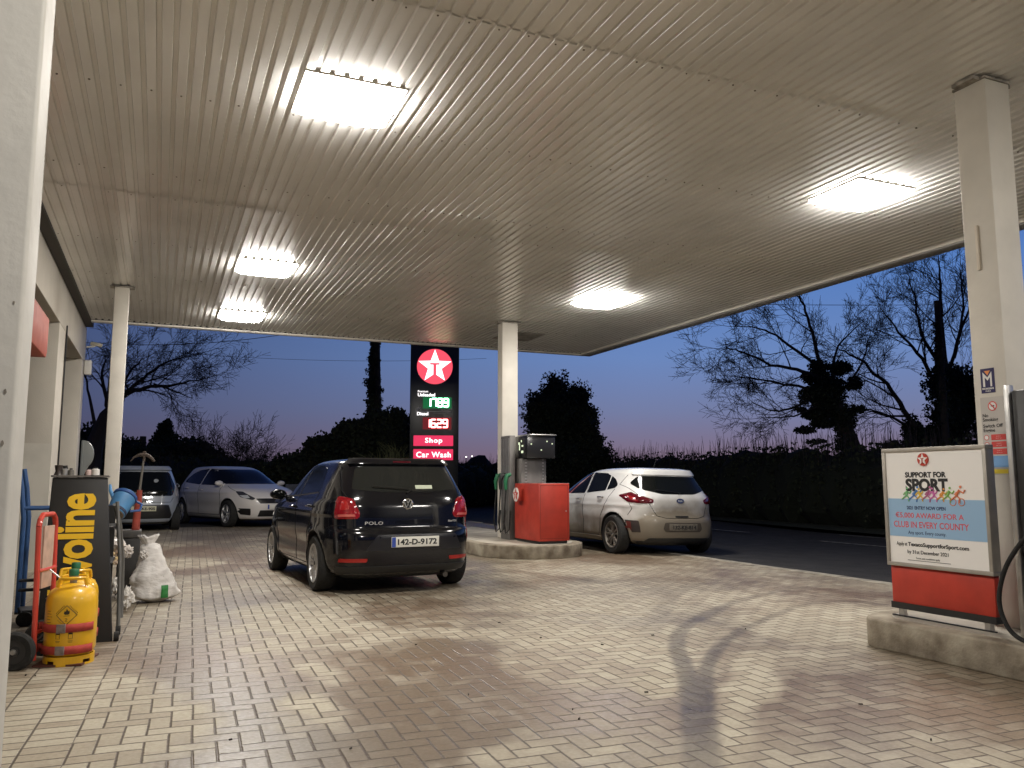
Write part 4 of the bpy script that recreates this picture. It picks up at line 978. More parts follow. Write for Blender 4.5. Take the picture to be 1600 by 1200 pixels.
def silver_car():
    paint = dirty_paint()
    T = [(.17, .70, -1.96, 1.90), (.21, .80, -2.06, 2.03), (.27, .850, -2.115, 2.10), (.36, .872, -2.145, 2.14), (.48, .884, -2.155, 2.155), (.58, .890, -2.145, 2.155), (.66, .892, -2.11, 2.13), (.74, .892, -2.09, 2.06), (.82, .890, -2.08, 1.90), (.90, .880, -2.065, 1.62), (.95, .862, -2.045, 1.30), (1.00, .835, -2.01, 1.02), (1.08, .792, -1.945, .84), (1.18, .742, -1.86, .64), (1.28, .692, -1.785, .42), (1.36, .655, -1.74, .20), (1.41, .615, -1.71, .0), (1.443, .55, -1.64, -.2), (1.462, .43, -1.46, -.45), (1.468, .24, -1.2, -.7)]
    c = Car('parked_car', 'silver white hatchback with muddy tail and dark red lights beyond the far pump', (8.03, 13.62, -.015), R(0.5), paint, T, (-1.375, 1.275), .325, .892, nplan=(4.0, 4.0), roll=R(1.2), crease=.82, flare=.016)
    side2(c, 'side_window', [(.68, .985), (.30, 1.25), (.0, 1.36), (-.28, 1.385), (-.32, 1.01)], 'L', glass, rnd=.03)
    side2(c, 'side_window', [(-.38, 1.015), (-.34, 1.385), (-.85, 1.365), (-1.0, 1.32), (-1.02, 1.06)], 'L', glass, rnd=.03)
    side2(c, 'quarter_window', [(-1.06, 1.07), (-1.04, 1.315), (-1.20, 1.26), (-1.33, 1.16), (-1.30, 1.11)], 'L', glass, rnd=.03)
    c.decal('windscreen', [(-.62, 1.0), (.62, 1.0), (.50, 1.36), (-.50, 1.36)], 'F', glass, rnd=.05)
    c.decal('rear_window', [(-.66, 1.19), (-.60, 1.09), (-.30, 1.015), (.30, 1.015), (.60, 1.09), (.66, 1.19), (.54, 1.315), (-.54, 1.315)], 'B', glass, rnd=.06)
    c.decal('spoiler', [(-.60, 1.33), (.60, 1.33), (.55, 1.415), (-.55, 1.415)], 'B', paint, off=.022, thick=.05, rnd=.05)
    d = Vector((.8, 1, 0))
    side2(c, 'tail_light', [(-.46, .925), (-.48, .865), (-.62, .855), (-1.72, .875), (-1.48, .985), (-1.72, 1.045), (-.68, 1.01)], 'BBBLLLB', tail_d, d=d, off=.006, res=.05, bulge=.010, rnd=.03)
    side2(c, 'tail_light_insert', [(-.66, .885), (-1.80, .905), (-1.65, .985), (-.70, .965)], 'BLLB', tail, d=d, off=.018, res=.05, rnd=.02)
    side2(c, 'bumper_vent', [(-.84, .585), (-.82, .385), (-.66, .385), (-.685, .575)], 'B', mat('vent_dark', (.03, .022, .02), .6), off=.003, rnd=.02)
    side2(c, 'red_reflector', [(-.79, .56), (-.78, .41), (-.745, .41), (-.755, .56)], 'B', mat('vent_red', (.10, .015, .012), .4), off=.007)
    c.decal('plate_recess', [(-.33, .55), (-.36, .45), (-.32, .40), (.32, .40), (.36, .45), (.33, .55)], 'B', mat('recess_mud', (.07, .058, .045), .7), off=.004, rnd=.02)
    c.decal('rear_diffuser', [(-.62, .225), (-.56, .30), (.56, .30), (.62, .225)], 'B', black_pl, off=.012, rnd=.02)
    c.decal('rear_skirt', [(-.75, .20), (-.75, .245), (.75, .245), (.75, .20)], 'B', black_pl, off=.006)
    c.lines('panel_seams', [([(-.62, 1.33), (-.72, 1.17), (-.66, 1.02), (-.53, .84), (-.44, .66), (-.3, .625), (.3, .625), (.44, .66), (.53, .84), (.66, 1.02), (.72, 1.17), (.62, 1.33)], 'B'),
        ([(-.34, .30), (-.36, .9), (-.35, 1.0)], 'L'), ([(-.34, .30), (-.36, .9), (-.35, 1.0)], 'R'), ([(.72, .30), (.78, .6), (.74, .9), (.70, .98)], 'L'),
        ([(-.92, .32), (-.98, .62), (-1.18, .88), (-1.30, 1.09)], 'L'), ([(-.34, .29), (.72, .29)], 'L'), ([(-.92, .29), (-.34, .29)], 'L'), ([(-1.72, .66), (-1.80, .78), (-1.74, .87)], 'L')], gap, .0045)
    handles(c, [-.20, -.98], [.90, .94], chrome); mirror_part(c, paint, .62, 1.0, 1)
    p, n = c.at('B', 0, .905, .002); Mb = FR(p, (1, 0, 0), (0, .12, 1)) @ Matrix.Diagonal((1.45, .85, 1, 1))
    bd = MB().lathe([(0, 0), (.05, 0), (.05, .008), (.043, .010), (.043, .004), (0, .004)], 32, 'z', Mb).build('badge', chrome, c.t, smooth=True)
    text('KIA', .042, satin, 'badge_letters', bd, FR(p + Vector((0, -.007, 0)), (1, 0, 0), (0, 0, 1)), 1.2, .001, .001)
    p, n = c.at('B', -.50, .80, .003); text("cee'd", .045, satin, 'lettering', c.t, FR(p, (1, -.25, 0), (0, 0, 1)), 1.3, .0005, .001)
    p, n = c.at('B', .52, .80, .003); text('GT', .04, satin, 'lettering', c.t, FR(p, (1, .25, 0), (0, 0, 1)), 1.3, .0005, .001)
    plate(c, .475, '132-KE-814', m=mat('muddy_plate', (.17, .15, .12), .7, var=.3, vscale=20), blue=False, off=.012)
    c.decal('tailgate_handle', [(-.12, .635), (-.12, .66), (.12, .66), (.12, .635)], 'B', trimb, off=.006)
    p, n = c.at('T', 0, -1.25, 0); MB().tube([p, p + Vector((.0, -.12, .22))], [.006, .002], 6).build('aerial', trimb, c.t)
    wp = c.cast_line([(.0, 1.0), (.05, 1.03), (-.38, 1.075)], 'B', off=.018); MB().tube(wp, .006, 6).build('wiper', trimb, c.t, smooth=True)
    c.t.scale = (1.05, 1.0, 1.0)
    c.wheels(mat('alloy_dirty', (.26, .24, .21), .5, metal=.5, var=.4, vscale=12), 'five', chrome)
    c.decal('sill_trim', [(-.95, .22), (-.95, .285), (.90, .285), (.90, .22)], 'L', paint, off=.02, thick=.04, rnd=.02)
silver_car()

# ---- white hatchback seen from the front, far left
def white_car():
    paint = mat('white_car_paint', (.74, .71, .67), .3, coat=.35)
    T = [(.17, .72, -1.98, 1.98), (.21, .82, -2.08, 2.10), (.28, .865, -2.15, 2.16), (.38, .888, -2.19, 2.195), (.50, .900, -2.21, 2.21), (.60, .907, -2.205, 2.20), (.70, .907, -2.18, 2.16), (.78, .905, -2.16, 2.08), (.86, .900, -2.14, 1.96), (.93, .888, -2.12, 1.74), (.98, .870, -2.09, 1.45), (1.03, .845, -2.05, 1.18), (1.10, .808, -1.99, .98), (1.20, .758, -1.90, .76), (1.30, .705, -1.80, .54), (1.38, .665, -1.70, .34), (1.44, .620, -1.60, .12), (1.48, .55, -1.48, -.08), (1.502, .43, -1.28, -.3), (1.510, .24, -1.0, -.5)]
    p = AT(368, 813, 21.6); hd = YAW + R(136)
    c = Car('parked_car', 'white hatchback parked nose towards the navy car in the dark', (p.x, p.y, .12), hd, paint, T, (-1.37, 1.315), .325, .907, nplan=(4.0, 3.4), crease=.84)
    side2(c, 'side_window', [(.82, 1.01), (.46, 1.28), (.18, 1.40), (-.22, 1.435), (-.26, 1.03)], 'L', glass, rnd=.03)
    side2(c, 'side_window', [(-.32, 1.03), (-.28, 1.435), (-.80, 1.40), (-1.10, 1.31), (-1.40, 1.14), (-1.36, 1.09)], 'L', glass, rnd=.04)
    c.decal('windscreen', [(-.70, 1.045), (.70, 1.045), (.55, 1.415), (-.55, 1.415)], 'F', glass, rnd=.05)
    c.decal('rear_window', [(-.6, 1.1), (.6, 1.1), (.52, 1.36), (-.52, 1.36)], 'B', glass, rnd=.05)
    d = Vector((.9, -1, 0))
    hl = mat('lamp_housing', (.06, .06, .06), .1, coat=1); hg = mat('lamp_lens', (.6, .62, .62), .1, coat=1)
    side2(c, 'headlight', [(-.50, .70), (-.56, .66), (1.75, .73), (1.52, .87), (-.66, .86)], 'FFLLF', hl, d=d, off=.006, res=.06, rnd=.03)
    side2(c, 'headlight_insert', [(-.60, .71), (-.68, .70), (-.74, .77), (-.62, .775)], 'F', hg, d=d, off=.011, res=.06, rnd=.01)
    c.decal('grille', [(-.42, .58), (-.50, .70), (.50, .70), (.42, .58)], 'F', trimb, off=.004, rnd=.02)
    c.decal('lower_grille', [(-.45, .27), (-.42, .42), (.42, .42), (.45, .27)], 'F', trimb, off=.004, rnd=.02)
    side2(c, 'fog_recess', [(-.58, .30), (-.60, .46), (-.82, .47), (-.72, .32)], 'F', trimb, off=.004, rnd=.02)
    p_, n = c.at('F', 0, .64, .004); MB().lathe([(0, 0), (.06, 0), (.06, .01), (0, .01)], 24, 'z', FR(p_, (-1, 0, 0), (0, 0, 1))).build('badge', chrome, c.t)
    c.lines('panel_seams', [([(-.29, .30), (-.30, 1.02)], 'R'), ([(.92, .30), (.95, .7), (.88, .98)], 'R'), ([(-.95, .32), (-1.02, .62), (-1.30, .9), (-1.40, 1.08)], 'R'), ([(-.29, .3), (.92, .3)], 'R'), ([(-.95, .3), (-.29, .3)], 'R'), ([(1.50, .88), (1.0, 1.0)], 'R')], gap, .005)
    handles(c, [-.12, -1.05], [.90, .94], paint); mirror_part(c, paint, .78, 1.03, 1)
    plate(c, .50, '', tagc='F', blue=True)
    c.wheels(mat('alloy_silver', (.55, .55, .55), .3, metal=.7), 'spoke', chrome)
white_car()

# ---- small grey car seen from behind at the far left
def grey_car():
    paint = mat('grey_blue_paint', (.30, .33, .37), .28, coat=.8)
    T = [(.17, .62, -1.55, 1.50), (.22, .73, -1.65, 1.62), (.30, .775, -1.70, 1.69), (.42, .80, -1.72, 1.72), (.55, .808, -1.725, 1.725), (.65, .808, -1.71, 1.70), (.75, .806, -1.69, 1.60), (.85, .800, -1.67, 1.40), (.93, .785, -1.645, 1.15), (1.00, .76, -1.61, .95), (1.08, .728, -1.57, .80), (1.18, .69, -1.52, .62), (1.28, .648, -1.475, .42), (1.36, .61, -1.44, .22), (1.41, .57, -1.40, .02), (1.44, .50, -1.32, -.15), (1.457, .38, -1.15, -.35), (1.462, .2, -.95, -.5)]
    p = AT(216, 815, 19.6)
    c = Car('parked_car', 'small grey hatchback parked tail first behind the slim left column', (p.x, p.y + .3, .10), R(-4), paint, T, (-1.16, 1.18), .29, .808, nplan=(3.8, 3.8), crease=.80)
    side2(c, 'side_window', [(.60, 1.0), (.2, 1.28), (-.25, 1.36), (-.3, 1.0)], 'L', glass, rnd=.03)
    side2(c, 'side_window', [(-.36, 1.0), (-.32, 1.36), (-.85, 1.31), (-1.0, 1.05)], 'L', glass, rnd=.03)
    c.decal('rear_window', [(-.60, .80), (.60, .80), (.66, 1.02), (.52, 1.34), (-.52, 1.34), (-.66, 1.02)], 'B', glass, rnd=.06)
    c.decal('spoiler', [(-.54, 1.36), (.54, 1.36), (.50, 1.42), (-.50, 1.42)], 'B', paint, off=.06, thick=.09, rnd=.02)
    side2(c, 'tail_light', [(-.66, .80), (-.745, .80), (-.72, 1.06), (-.675, 1.04)], 'B', mat('tail_clear', (.45, .42, .42), .15, coat=1), off=.008, rnd=.02)
    c.decal('rear_bumper_insert', [(-.62, .30), (-.52, .60), (.52, .60), (.62, .30)], 'B', trimb, off=.006, rnd=.05)
    plate(c, .52, '151-KE-905', m=mat('plate_yellow', (.62, .60, .42), .5), blue=False, off=.014)
    p_, n = c.at('B', 0, .70, .004); MB().lathe([(0, 0), (.05, 0), (.05, .01), (0, .01)], 24, 'z', FR(p_, (1, 0, 0), (0, 0, 1)) @ Matrix.Diagonal((1.3, .9, 1, 1))).build('badge', chrome, c.t)
    p_, n = c.at('B', -.02, .86, .006); text('TOYOTA', .06, mat('letter_grey', (.35, .35, .35), .4), 'lettering', c.t, FR(p_, (1, 0, 0), (0, 0, 1)), 1.3, .001, .001, spacing=1.2)
    c.decal('window_disc', [(.24 + .05 * cos(i * pi / 6), 1.14 + .04 * sin(i * pi / 6)) for i in range(12)], 'B', mat('disc_grey', (.3, .32, .33), .5), off=.006)
    wp = c.cast_line([(.0, .80), (.05, .86), (-.34, .92)], 'B', off=.018); MB().tube(wp, .006, 6).build('wiper', trimb, c.t, smooth=True)
    c.lines('panel_seams', [([(-.62, .76), (-.56, .66), (.56, .66), (.62, .76)], 'B')], gap, .005)
    handles(c, [-.2], .88, paint); mirror_part(c, paint, .55, .98, 1)
    c.wheels(mat('alloy_silver', (.55, .55, .55), .3, metal=.7), 'spoke', chrome)
grey_car()

# ================================================================== VEGETATION
bark = mat('bark', (.055, .045, .035), .9, var=.4, vscale=4, bump=.4)
twig_m = mat('twig', (.06, .045, .038), .9)
leaf_m = mat('dark_leaf', (.022, .035, .014), .75, var=.5, vscale=3, col2=(.03, .03, .012))
leaf_b = mat('ivy_leaf', (.018, .030, .012), .6, var=.4, vscale=2)
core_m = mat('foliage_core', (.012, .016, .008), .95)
class Wood:
    def __init__(s, seed): s.mb = MB(); s.r = random.Random(seed); s.n = 0; s.cap = 6500
    def rv(s): return Vector((s.r.gauss(0, 1), s.r.gauss(0, 1), s.r.gauss(0, 1)))
    def grow(s, p, d, L, r, depth, up=.12, wig=.18, droop=0):
        if depth < 0 or s.n > s.cap: return
        k = 4 if depth > 1 else 3; pts = [p.copy()]; ds = []
        d = d.normalized()
        for i in range(k):
            d = (d + s.rv() * wig * .55 + Vector((0, 0, up * .5 - droop))).normalized(); p = p + d * L / k; pts.append(p.copy()); ds.append(d.copy())
        rs = [max(.0048, r * (1 - .62 * i / k)) for i in range(k + 1)]
        s.mb.tube(pts, rs, 5 if r > .03 else 3, cap=False); s.n += 1
        if depth == 0: return
        nb = {5: 4, 4: 4, 3: 4, 2: 4, 1: 3}.get(depth, 4)
        for j in range(nb):
            t = .25 + .75 * (j + s.r.random() * .8) / nb; q = min(k - 1, int(t * k)); f = t * k - q; f = min(1, f); pp = pts[q].lerp(pts[q + 1], f)
            ax = ds[q].cross(s.rv()).normalized(); a = R(s.r.uniform(25, 55)); nd = ds[q] * cos(a) + ax * sin(a)
            s.grow(pp, nd, L * s.r.uniform(.45, .68), rs[q] * .55, depth - 1, up, wig, droop)
        s.grow(pts[-1], ds[-1], L * .6, rs[-1] * .85, depth - 1, up, wig, droop)
    def limb(s, pts, r0, r1, depth, subL, n, up=.1, wig=.2):
        """a main limb along points, with side growth"""
        Q = []
        for i in range(len(pts) - 1):
            a = pts[max(i - 1, 0)]; b_ = pts[i]; c = pts[i + 1]; d = pts[min(i + 2, len(pts) - 1)]
            for k in range(5):
                u = k / 5; Q.append(.5 * ((2 * b_) + (c - a) * u + (2 * a - 5 * b_ + 4 * c - d) * u * u + (3 * b_ - a - 3 * c + d) * u ** 3) + s.rv() * r0 * .25)
        Q.append(pts[-1]); m = len(Q); rs = [r0 + (r1 - r0) * i / (m - 1) for i in range(m)]
        s.mb.tube(Q, rs, 7, cap=False)
        for j in range(n):
            t = .22 + .78 * (j + s.r.random() * .7) / n; q = min(m - 2, int(t * (m - 1))); dr = (Q[q + 1] - Q[q]).normalized(); ax = dr.cross(s.rv()).normalized(); a = R(s.r.uniform(28, 60))
            s.grow(Q[q], dr * cos(a) + ax * sin(a), subL * s.r.uniform(.7, 1.2) * (1.15 - .5 * t), rs[q] * .5, depth, up, wig)
        s.grow(Q[-1], (Q[-1] - Q[-2]), subL, r1 * .9, depth, up, wig)
def leaves(mb, rnd, c, rad, n, size, shell=.55):
    for _ in range(n):
        v = Vector((rnd.gauss(0, 1), rnd.gauss(0, 1), rnd.gauss(0, 1))).normalized(); k = shell + (1 - shell) * rnd.random() + (.18 * rnd.random() ** 3)
        p = Vector((c[0] + v.x * rad[0] * k, c[1] + v.y * rad[1] * k, c[2] + v.z * rad[2] * k))
        leaf(mb, rnd, p, size)
def leaf(mb, rnd, p, size):
    a = Vector((rnd.gauss(0, 1), rnd.gauss(0, 1), rnd.gauss(0, 1))).normalized(); b_ = a.orthogonal().normalized(); b_.rotate(Matrix.Rotation(rnd.random() * 6.28, 3, a))
    s = size * rnd.uniform(.6, 1.4); o = len(mb.v); mb.v += [p - a * s * .5, p + b_ * s * .32, p + a * s * .5, p - b_ * s * .32]; mb.f.append((o, o + 1, o + 2, o + 3))
def blobmesh(mb, c, rad, seed, amp=.22, sub=3):
    bm = bmesh.new(); bmesh.ops.create_icosphere(bm, subdivisions=sub, radius=1)
    for v in bm.verts:
        k = 1 + amp * (noise.noise(v.co * 1.8 + Vector((seed, 0, 0))) + .5 * noise.noise(v.co * 4 + Vector((0, seed, 0)))); v.co = Vector((c[0] + v.co.x * rad[0] * k, c[1] + v.co.y * rad[1] * k, c[2] + v.co.z * rad[2] * k))
    mb.add([v.co.copy() for v in bm.verts], [tuple(v.index for v in f.verts) for f in bm.faces]); bm.free()
def rel(mb, loc):
    for i in range(len(mb.v)): mb.v[i] = mb.v[i] - Vector(loc)
    return mb
def bare_tree(name, label, cat, base, seed, limbs, trunk, ivy=(), lsize=.11, group=None, cap=6500, sub=1.0, depth=3, up=.10, wood=bark):
    base = Vector(base); t = thing(name, label, cat, base, 0, group)
    tr = MB(); tr.tube(trunk[0], trunk[1], 9, cap=True); rel(tr, base).build('trunk', wood, t, smooth=True)
    w = Wood(seed); w.cap = cap
    for pts, r0, r1, n in limbs: w.limb([Vector(p) for p in pts], r0, r1, depth, sub, n, up)
    rel(w.mb, base).build('branches', wood, t, smooth=True)
    if ivy:
        rnd = random.Random(seed + 1); cm_ = MB(); lm = MB()
        for k, (c, rad, n) in enumerate(ivy): blobmesh(cm_, c, [q * .66 for q in rad], seed + k, .5, 2); leaves(lm, rnd, c, rad, n, lsize, .55)
        a = rel(cm_, base).build('ivy_core', core_m, t); rel(lm, base).build('ivy_leaves', leaf_b, t)
    return t
def A3(px, py, d, dd=0): return AT(px, py, d + dd)
# --- the two ivy-clad bare trees beyond the road
D1 = 25.0; sc1 = D1 / 1284
b0 = A3(1345, 750, D1); b0.z = 0
tr = [b0, A3(1340, 720, D1), A3(1325, 680, D1), A3(1305, 630, D1), A3(1295, 590, D1)]
limbs = []
rr_ = random.Random(4)
def LB(pp, r0, r1, n, D, k=0.0): limbs.append(([A3(x, y, D, k * i / max(1, len(pp) - 1)) for i, (x, y) in enumerate(pp)], r0, r1, n))
LB([(1300, 600), (1255, 580), (1205, 570), (1155, 548), (1128, 545)], .07, .012, 8, D1, -1.5)
LB([(1290, 595), (1270, 520), (1252, 470), (1245, 450)], .07, .012, 7, D1, .8)
LB([(1295, 585), (1240, 545), (1195, 515), (1150, 510)], .06, .012, 8, D1, 1.2)
LB([(1280, 610), (1225, 600), (1180, 592), (1140, 588)], .05, .01, 7, D1, -1)
LB([(1275, 620), (1230, 640), (1200, 640), (1172, 625)], .045, .01, 6, D1, .5)
LB([(1290, 630), (1240, 650), (1195, 652)], .04, .01, 6, D1, -1.2)
LB([(1300, 590), (1310, 540), (1345, 505)], .05, .012, 6, D1, 1)
LB([(1310, 620), (1345, 570), (1360, 520)], .05, .012, 6, D1, 1)
iv = [(A3(1292, 610, D1), (.62, .55, .70), 2400), (A3(1312, 575, D1), (.40, .4, .22), 700), (A3(1278, 572, D1), (.28, .3, .24), 420), (A3(1268, 590, D1), (.30, .3, .22), 420), (A3(1262, 618, D1), (.28, .3, .28), 460), (A3(1268, 648, D1), (.36, .35, .16), 420), (A3(1290, 640, D1), (.45, .4, .4), 1000),
      (A3(1258, 672, D1), (.34, .3, .12), 360), (A3(1285, 662, D1), (.40, .35, .16), 520), (A3(1318, 655, D1), (.42, .4, .5), 1100), (A3(1335, 600, D1), (.26, .3, .22), 320), (A3(1340, 640, D1), (.22, .3, .14), 220), (A3(1322, 690, D1), (.34, .34, .4), 800), (A3(1338, 715, D1), (.36, .34, .4), 800), (A3(1275, 690, D1), (.3, .3, .08), 200), (A3(1252, 640, D1), (.16, .2, .10), 120)]
bare_tree('bare_tree', 'bare tree with a dark ivy-covered head leaning left beyond the road', 'tree', b0, 11, limbs, (tr, [.30, .27, .24, .20, .14]), iv, .10, 'bare trees beyond the road', 8000, 1.05, 3, .06)
D2 = 27.0; limbs = []
b1 = A3(1492, 750, D2); b1.z = 0
tr = [b1, A3(1488, 700, D2), A3(1482, 640, D2), A3(1470, 560, D2), A3(1468, 500, D2)]
LB([(1470, 560), (1470, 480), (1468, 430), (1466, 400)], .08, .012, 9, D2, .5)
LB([(1478, 600), (1500, 520), (1520, 470), (1535, 440)], .07, .012, 8, D2, 1)
LB([(1470, 620), (1440, 560), (1405, 520), (1375, 480)], .08, .012, 9, D2, -1)
LB([(1472, 580), (1440, 520), (1430, 470), (1420, 430)], .07, .012, 8, D2, .6)
LB([(1490, 560), (1505, 480), (1500, 420)], .06, .012, 8, D2, -.6)
LB([(1450, 690), (1420, 650), (1385, 600), (1340, 560), (1310, 545)], .11, .014, 9, D2, -1.2)
LB([(1440, 680), (1400, 655), (1360, 640), (1330, 640)], .06, .012, 8, D2, .8)
LB([(1490, 640), (1545, 590), (1600, 560)], .07, .012, 7, D2, 1)
iv = [(A3(1480, 600, D2), (.85, .7, .75), 2200), (A3(1490, 650, D2), (1.0, .8, 1.0), 2600), (A3(1520, 610, D2), (.7, .7, .9), 1400), (A3(1450, 690, D2), (.9, .7, .55), 1700), (A3(1400, 705, D2), (.8, .6, .35), 1100), (A3(1490, 710, D2), (1.3, .9, .9), 2200), (A3(1560, 660, D2), (1.2, .9, 1.2), 1600), (A3(1425, 670, D2), (.35, .35, .5), 500)]
bare_tree('bare_tree', 'larger bare tree with wide upright twigs and ivy base beside the utility pole', 'tree', b1, 23, limbs, (tr, [.38, .33, .28, .2, .12]), iv, .11, 'bare trees beyond the road', 13000, 1.25, 3, .10)
# utility pole and wire
DP = 23.5; pt = A3(1464, 470, DP); pb = Vector((pt.x, pt.y, 0))
t = thing('utility_pole', 'short dark wooden utility pole with ivy in front of the larger bare tree', 'pole', pb)
MB().tube([(0, 0, 0), (0, 0, pt.z)], [.11, .085], 12).build('pole', bark, t, smooth=True)
lm = MB(); rnd = random.Random(6)
for k in range(10): leaves(lm, rnd, (0.02 * k - .1, 0, pt.z - .85 - k * .3), (.17 + .02 * k, .17, .22), 70, .08, .4)
leaves(lm, rnd, (-.14, 0, pt.z - .72), (.16, .1, .06), 40, .07, .3)
lm.build('ivy_leaves', leaf_b, t)
wire_m = mat('wire', (.01, .01, .01), .7)
q = A3(700, 478, 60)
pa = pt + Vector((0, 0, -.12)); pe = A3(1000, 470, 26)
def wire(label, a, b_, sag, r=.010):
    pts = [a.lerp(b_, i / 24) - Vector((0, 0, sag * 4 * (i / 24) * (1 - i / 24))) for i in range(25)]
    o = rel(MB().tube(pts, r, 4), a).build('overhead_wire', wire_m); o.location = a; tag(o, label, 'wire', 'overhead wires'); return o
wire('thin dark wire running left from the utility pole across the blue sky', pa, A3(900, 470, 24), .05, .008)
wire('sagging wire crossing the sky above the bare tree at the left', A3(60, 528, 30), A3(560, 500, 30) , .55, .011)
wire('faint lower wire between the left tree and the price totem', A3(240, 548, 40), A3(760, 560, 44), .3, .008)

# --- round evergreen beyond the far pump
D3 = 31.0
def evergreen(label, D, cl, seed, base_px, n_per=2600, size=.13, name='evergreen_tree', sprigs=0, group=None):
    b_ = A3(base_px[0], 750, D); b_.z = 0; t = thing(name, label, 'tree', b_, 0, group)
    rel(MB().tube([b_, b_ + Vector((0, 0, 3.0))], [.22, .12], 10), b_).build('trunk', bark, t, smooth=True)
    c_ = MB(); l = MB(); rnd = random.Random(seed); s_ = D / 1284; w = Wood(seed)
    for k, (px, py, rx, ry) in enumerate(cl):
        c = A3(px, py, D, rnd.uniform(-.5, .5)); rad = (rx * s_, rx * s_, ry * s_); blobmesh(c_, c, [q * .80 for q in rad], seed + k, .42); leaves(l, rnd, c, rad, int(n_per * rx * ry / 1500), size, .72)
        for _ in range(sprigs):
            v = Vector((rnd.gauss(0, 1), rnd.gauss(0, .6), abs(rnd.gauss(0, .8)))).normalized(); p = Vector((c[0] + v.x * rad[0] * .85, c[1] + v.y * rad[1] * .85, c[2] + v.z * rad[2] * .85)); e = p + v * rnd.uniform(.25, .55)
            w.mb.tube([p, e], [.01, .004], 3, cap=False)
            for i in range(26): leaf(l, rnd, p.lerp(e, rnd.random()) + Vector((rnd.gauss(0, .06), rnd.gauss(0, .06), rnd.gauss(0, .06))), size * .85)
    rel(c_, b_).build('crown_core', core_m, t); rel(l, b_).build('crown', leaf_m, t)
    if sprigs: rel(w.mb, b_).build('sprigs', twig_m, t)
    return t
evergreen('round dark evergreen with ragged leafy edge behind the far pump', D3, [(868, 640, 34, 42), (892, 665, 42, 50), (862, 690, 38, 46), (905, 705, 38, 44), (880, 720, 50, 40), (925, 700, 18, 28), (845, 665, 22, 34), (835, 640, 12, 16), (905, 620, 14, 16), (868, 604, 14, 12), (938, 720, 16, 20)], 31, (880,), 2700, .13, sprigs=15)

# --- clipped hedge with upright shoots along the far side of the road
def hedge(label, pts, h, w, seed, shoots, sh_h, group='hedges around the forecourt', ln=.12, dens=1.0, name='hedge'):
    p0 = Vector((pts[0][0], pts[0][1], 0)); t = thing(name, label, 'hedge', p0, 0, group)
    c_ = MB(); l = MB(); tw = MB(); rnd = random.Random(seed)
    for i in range(len(pts) - 1):
        a = Vector((pts[i][0], pts[i][1], 0)); b_ = Vector((pts[i + 1][0], pts[i + 1][1], 0)); L = (b_ - a).length; k = max(2, int(L / (w * .55)))
        for j in range(k):
            p = a.lerp(b_, (j + .5) / k); hh = h * (1 + .10 * noise.noise(p * .23) + .05 * rnd.uniform(-1, 1))
            blobmesh(c_, (p.x, p.y, hh * .46), (w * .62, w * .62, hh * .52), seed + j * 1.7, .16, 2)
            for q in range(int(260 * dens * h * w * .45)):
                z = hh * (.1 + .92 * rnd.random() ** .7); an = rnd.random() * 2 * pi; rr = w * (.62 if z < hh * .85 else .62 * sqrt(max(0, 1 - ((z / hh - .85) / .2) ** 2))) * (.92 + .2 * rnd.random())
                leaf(l, rnd, Vector((p.x + rr * cos(an), p.y + rr * sin(an), z)), ln)
            for q in range(int(shoots * L / k)):
                x = p.x + rnd.uniform(-.5, .5) * w; y_ = p.y + rnd.uniform(-.5, .5) * w; s_ = rnd.uniform(.4, 1.1) * sh_h * (1 + .5 * noise.noise(Vector((x * .4, y_ * .4, 3)))); dx, dy = rnd.gauss(0, .10), rnd.gauss(0, .10)
                tw.tube([(x, y_, hh * .8), (x + dx * s_ * .5, y_ + dy * s_ * .5, hh * .92 + s_ * .5), (x + dx * s_ * 1.3, y_ + dy * s_ * 1.3, hh * .92 + s_)], [.009, .007, .004], 3, cap=False)
    rel(c_, p0).build('hedge_core', core_m, t); rel(l, p0).build('hedge_leaves', leaf_m, t)
    if tw.v: rel(tw, p0).build('shoots', twig_m, t)['kind'] = 'stuff'
    return t
hedge('long dark roadside hedge with thin upright shoots beyond the road', [(17.3, -4), (17.1, 12), (16.9, 22), (16.6, 34), (16.2, 44), (15.5, 60)], 2.15, 1.5, 41, 34, .62)
hedge('dark hedge behind the parked grey and white cars', [(-12, 29), (-4, 30), (2.5, 31), (8, 32), (13.5, 36), (16, 46)], 2.05, 1.7, 43, 5, .4)
# verge beyond the road
vg = strip('grass_verge', 15.2, 40, -25, 120, lambda x, y: .02 + float(rise(np.array(y))), mat('verge_grass', (.03, .04, .018), .9, var=.5, vscale=2, bump=.5), nx=4, ny=30); struct(vg)

# --- evergreen bank left of the totem (one big shrub mass) and its ivy-clad trunk
evergreen('broad dark evergreen shrub sloping up towards the ivy-covered trunk', 27.5, [(480, 745, 60, 40), (520, 725, 52, 48), (560, 710, 50, 56), (600, 700, 45, 60), (590, 670, 28, 26), (440, 752, 42, 32), (405, 760, 35, 34), (545, 680, 26, 24), (575, 725, 60, 60), (500, 700, 26, 18), (636, 700, 30, 50)], 51, (545,), 2000, .15, name='evergreen_shrub')
DT = 27.5; limbs = []
bt = A3(585, 750, DT); bt.z = 0
t = thing('ivy_trunk', 'tall narrow tree trunk wrapped in ivy left of the price totem', 'tree', bt)
rel(MB().tube([bt, A3(588, 640, DT), A3(588, 520, DT), A3(588, 470, DT)], [.2, .17, .12, .08], 9), bt).build('trunk', bark, t, smooth=True)
lm = MB(); c_ = MB(); rnd = random.Random(9)
for py in range(480, 660, 7):
    k = (py - 480) / 180; rw_ = (5.5 + 8 * k) * DT / 1284 * (1 + .15 * rnd.uniform(-1, 1)); c = A3(586 - 2 * k + rnd.uniform(-1, 1), py, DT)
    blobmesh(c_, c, (rw_ * .7, rw_ * .7, .2), py, .3, 2); leaves(lm, rnd, c, (rw_, rw_, .16), int(130 + 150 * k), .10, .55)
